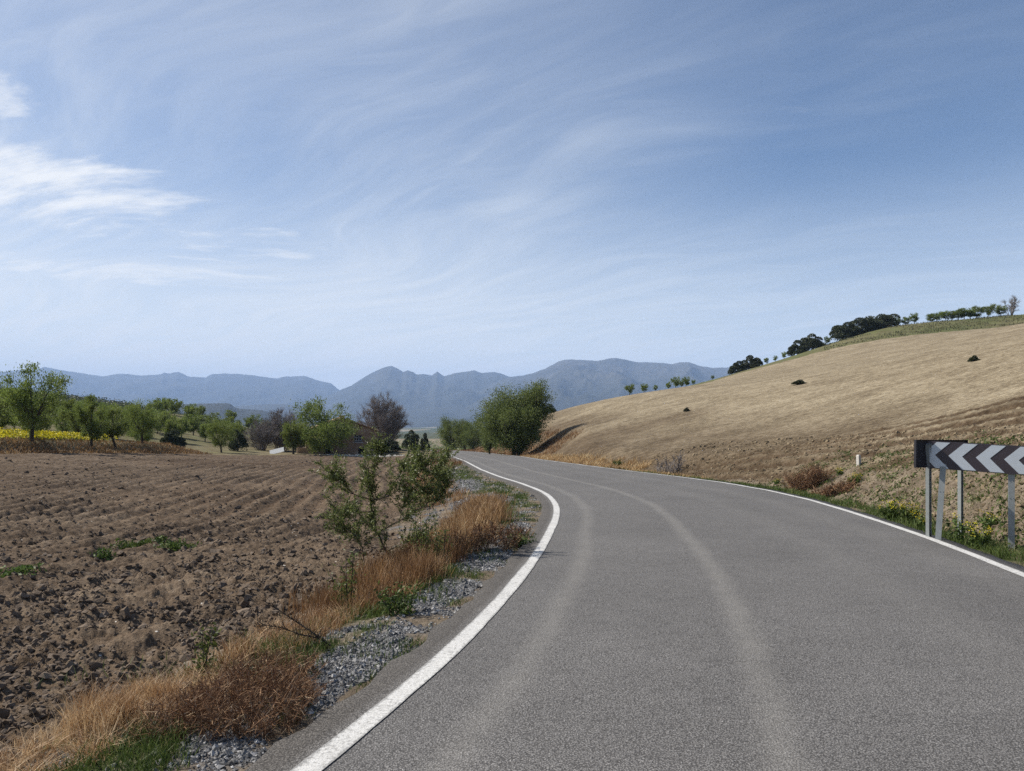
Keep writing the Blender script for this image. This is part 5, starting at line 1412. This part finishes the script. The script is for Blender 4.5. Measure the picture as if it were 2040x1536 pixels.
def leafy_stems(name, px_, py_, h, r, n, label, seed, m='sapling', ll=.05, cat='plant', group=None):
    g = np.random.default_rng(seed); x, y, z = spot(px_, py_); e = bpy.data.objects.new(name, None); COL.objects.link(e); e.location = (x, y, z - .02)
    sb, lb = MB(), MB(); a = g.uniform(0, 6.28, n); q = np.sqrt(g.uniform(0, 1, n)) * r
    A = np.stack([np.cos(a) * q * .5, np.sin(a) * q * .5, 0 * a], 1); B = np.stack([np.cos(a) * q * 1.1, np.sin(a) * q * 1.1, h * g.uniform(.5, 1.05, n)], 1) + g.normal(size=(n, 3)) * .04
    sticks_into(sb, A, B, .006, .002, g.uniform(.3, .7, n)); obj('stems', sb.mesh('stems', [M['bark']]), e)
    k = 46; t = g.uniform(.2, 1.03, (n, k)); C = A[:, None] + (B - A)[:, None] * t[..., None] + g.normal(size=(n, k, 3)) * .035
    leaves_into(lb, C.reshape(-1, 3), ll, ll * .36, g, np.clip(g.normal(.36, .2, n * k), 0, 1), up=.4); obj('leaves', lb.mesh('leaves', [M[m]]), e)
    return tag(e, label, cat, group)


lg = 'leafy verge plants near the sapling'
leafy_stems('leafy_plant', 846, 1135, .85, .16, 9, 'tall thin leafy plant right of the sapling', 711, group=lg)
leafy_stems('leafy_plant', 880, 1130, .62, .14, 8, 'lower leafy plant between the sapling and the orange grass', 712, group=lg)
leafy_stems('leafy_plant', 800, 1225, .26, .16, 12, 'dark leafy plant in the grass below the sapling', 713, group=lg, m='green')
leafy_stems('leafy_plant', 690, 1215, .55, .10, 7, 'leafy plant at the left foot of the sapling', 714, group=lg)
leafy_stems('leafy_plant', 1035, 1090, .22, .16, 14, 'dark green plant close to the white line inside the bend', 715, group=lg, m='green')
leafy_stems('leafy_plant', 882, 962, .75, .40, 26, 'green bush beside the verge behind the sapling', 716, group=lg, ll=.09)
leafy_stems('leafy_plant', 1232, 932, .42, .30, 16, 'small green plant at the right road edge past the straw', 717, group=lg, ll=.10)
leafy_stems('leafy_plant', 410, 1345, .34, .07, 4, 'small leafy stem standing in the red brown brush', 718, group=lg)

# dry brush things
def brush(name, px_, py_, W2, D2, h, n, label, seed, m='rusttwig', rad=.0016, group=None, lean=0.0):
    g = np.random.default_rng(seed); x, y, z = spot(px_, py_); e = bpy.data.objects.new(name, None); COL.objects.link(e); e.location = (x, y, z)
    ns = max(8, n // 26); sb, tw = MB(), MB()
    q = g.uniform(-1, 1, (ns, 2)); A = np.stack([q[:, 0] * W2, q[:, 1] * D2, 0 * q[:, 0]], 1)
    A[:, 2] = ground(A[:, 0] + x, A[:, 1] + y) - z - .02
    dome = np.sqrt(np.clip(1 - .75 * (q ** 2).sum(1) / 1.6, .1, 1))
    B = A + np.stack([g.normal(size=ns) * .3 * h + lean * h, g.normal(size=ns) * .3 * h, h * dome * g.uniform(.65, 1.05, ns)], 1)
    sticks_into(sb, A, B, rad * 2.2, rad, g.uniform(.2, .6, ns)); obj('stems', sb.mesh('stems', [M[m]]), e)
    k = g.integers(0, ns, n); t = g.uniform(.05, 1, n)[:, None]; P = A[k] + (B - A)[k] * t; D = g.normal(size=(n, 3)) * .8 + np.array([lean * .5, 0, .6]); D /= np.linalg.norm(D, axis=1, keepdims=True)
    sticks_into(tw, P, P + D * (h * g.uniform(.10, .42, n))[:, None], rad, rad * .4, np.clip(g.normal(.5, .25, n), 0, 1)); obj('twigs', tw.mesh('twigs', [M[m]]), e)
    return tag(e, label, 'dry bush', group)


brush('dry_brush', 462, 1435, .42, .36, .25, 6500, 'large red brown dry brush at the lower left verge', 721)
brush('dry_brush', 520, 1370, .36, .36, .22, 4500, 'lower red brown brush joining the large one towards the road', 722)
brush('dry_brush', 975, 1085, .55, .9, .34, 2600, 'greyish brown dry brush between orange grass and gravel', 723, rad=.004)
brush('dry_bush', 1608, 976, .50, .35, .72, 3600, 'upright rust brown dry bush beside the right road line', 724, rad=.004)
brush('dry_bush', 1658, 990, .50, .30, .40, 2400, 'low dark dry bush right of the upright rust brown one', 725, rad=.0055, lean=.25)
brush('dry_bush', 1335, 944, .7, .5, .85, 500, 'thin pale leafless shrub at the foot of the hillside field', 726, m='twig', rad=.008)
brush('dry_bush', 880, 903, 1.2, .9, .8, 1200, 'rusty dry bush where the left line meets the skyline', 727, rad=.012)
# fallen dark branch
g = np.random.default_rng(731); x, y, z = spot(655, 1292); e = bpy.data.objects.new('fallen_branch', None); COL.objects.link(e); e.location = (x, y, z)
M['darktwig'] = tinted('dark_branch', [(0, (.02, .017, .015)), (.5, (.05, .042, .036)), (1, (.10, .088, .078))], .95, .05)
O = np.array([x, y, z]); mb = MB(); tw = MB()
for pts, r0 in (([(658, 1290, 0), (640, 1272, .0), (600, 1245, .1), (565, 1222, .2), (525, 1196, .3)], .010), ([(640, 1272, 0), (600, 1265, -.1), (560, 1250, -.2), (520, 1245, -.25)], .006)):
    P = np.array([wpt(a, b, y + d) for a, b, d in pts]) - O; P[:, 2] = np.maximum(P[:, 2], .02); mb.tube(P, np.linspace(r0, .002, len(P)), 5, .5)
    A = np.repeat(P[:-1], 26, 0) + np.repeat(P[1:] - P[:-1], 26, 0) * g.uniform(0, 1, (26 * (len(P) - 1), 1)); D = g.normal(size=A.shape) * .6 + unit(P[-1] - P[0]) * .6 + np.array([0, 0, .3]); D /= np.linalg.norm(D, axis=1, keepdims=True)
    sticks_into(tw, A, A + D * g.uniform(.03, .16, (len(A), 1)), .0022, .0008, g.uniform(.2, .7, len(A)))
obj('limb', mb.mesh('limb', [M['darktwig']], True), e); obj('twigs', tw.mesh('twigs', [M['darktwig']]), e)
tag(e, 'dark dry branch lying out over the field edge', 'branch')
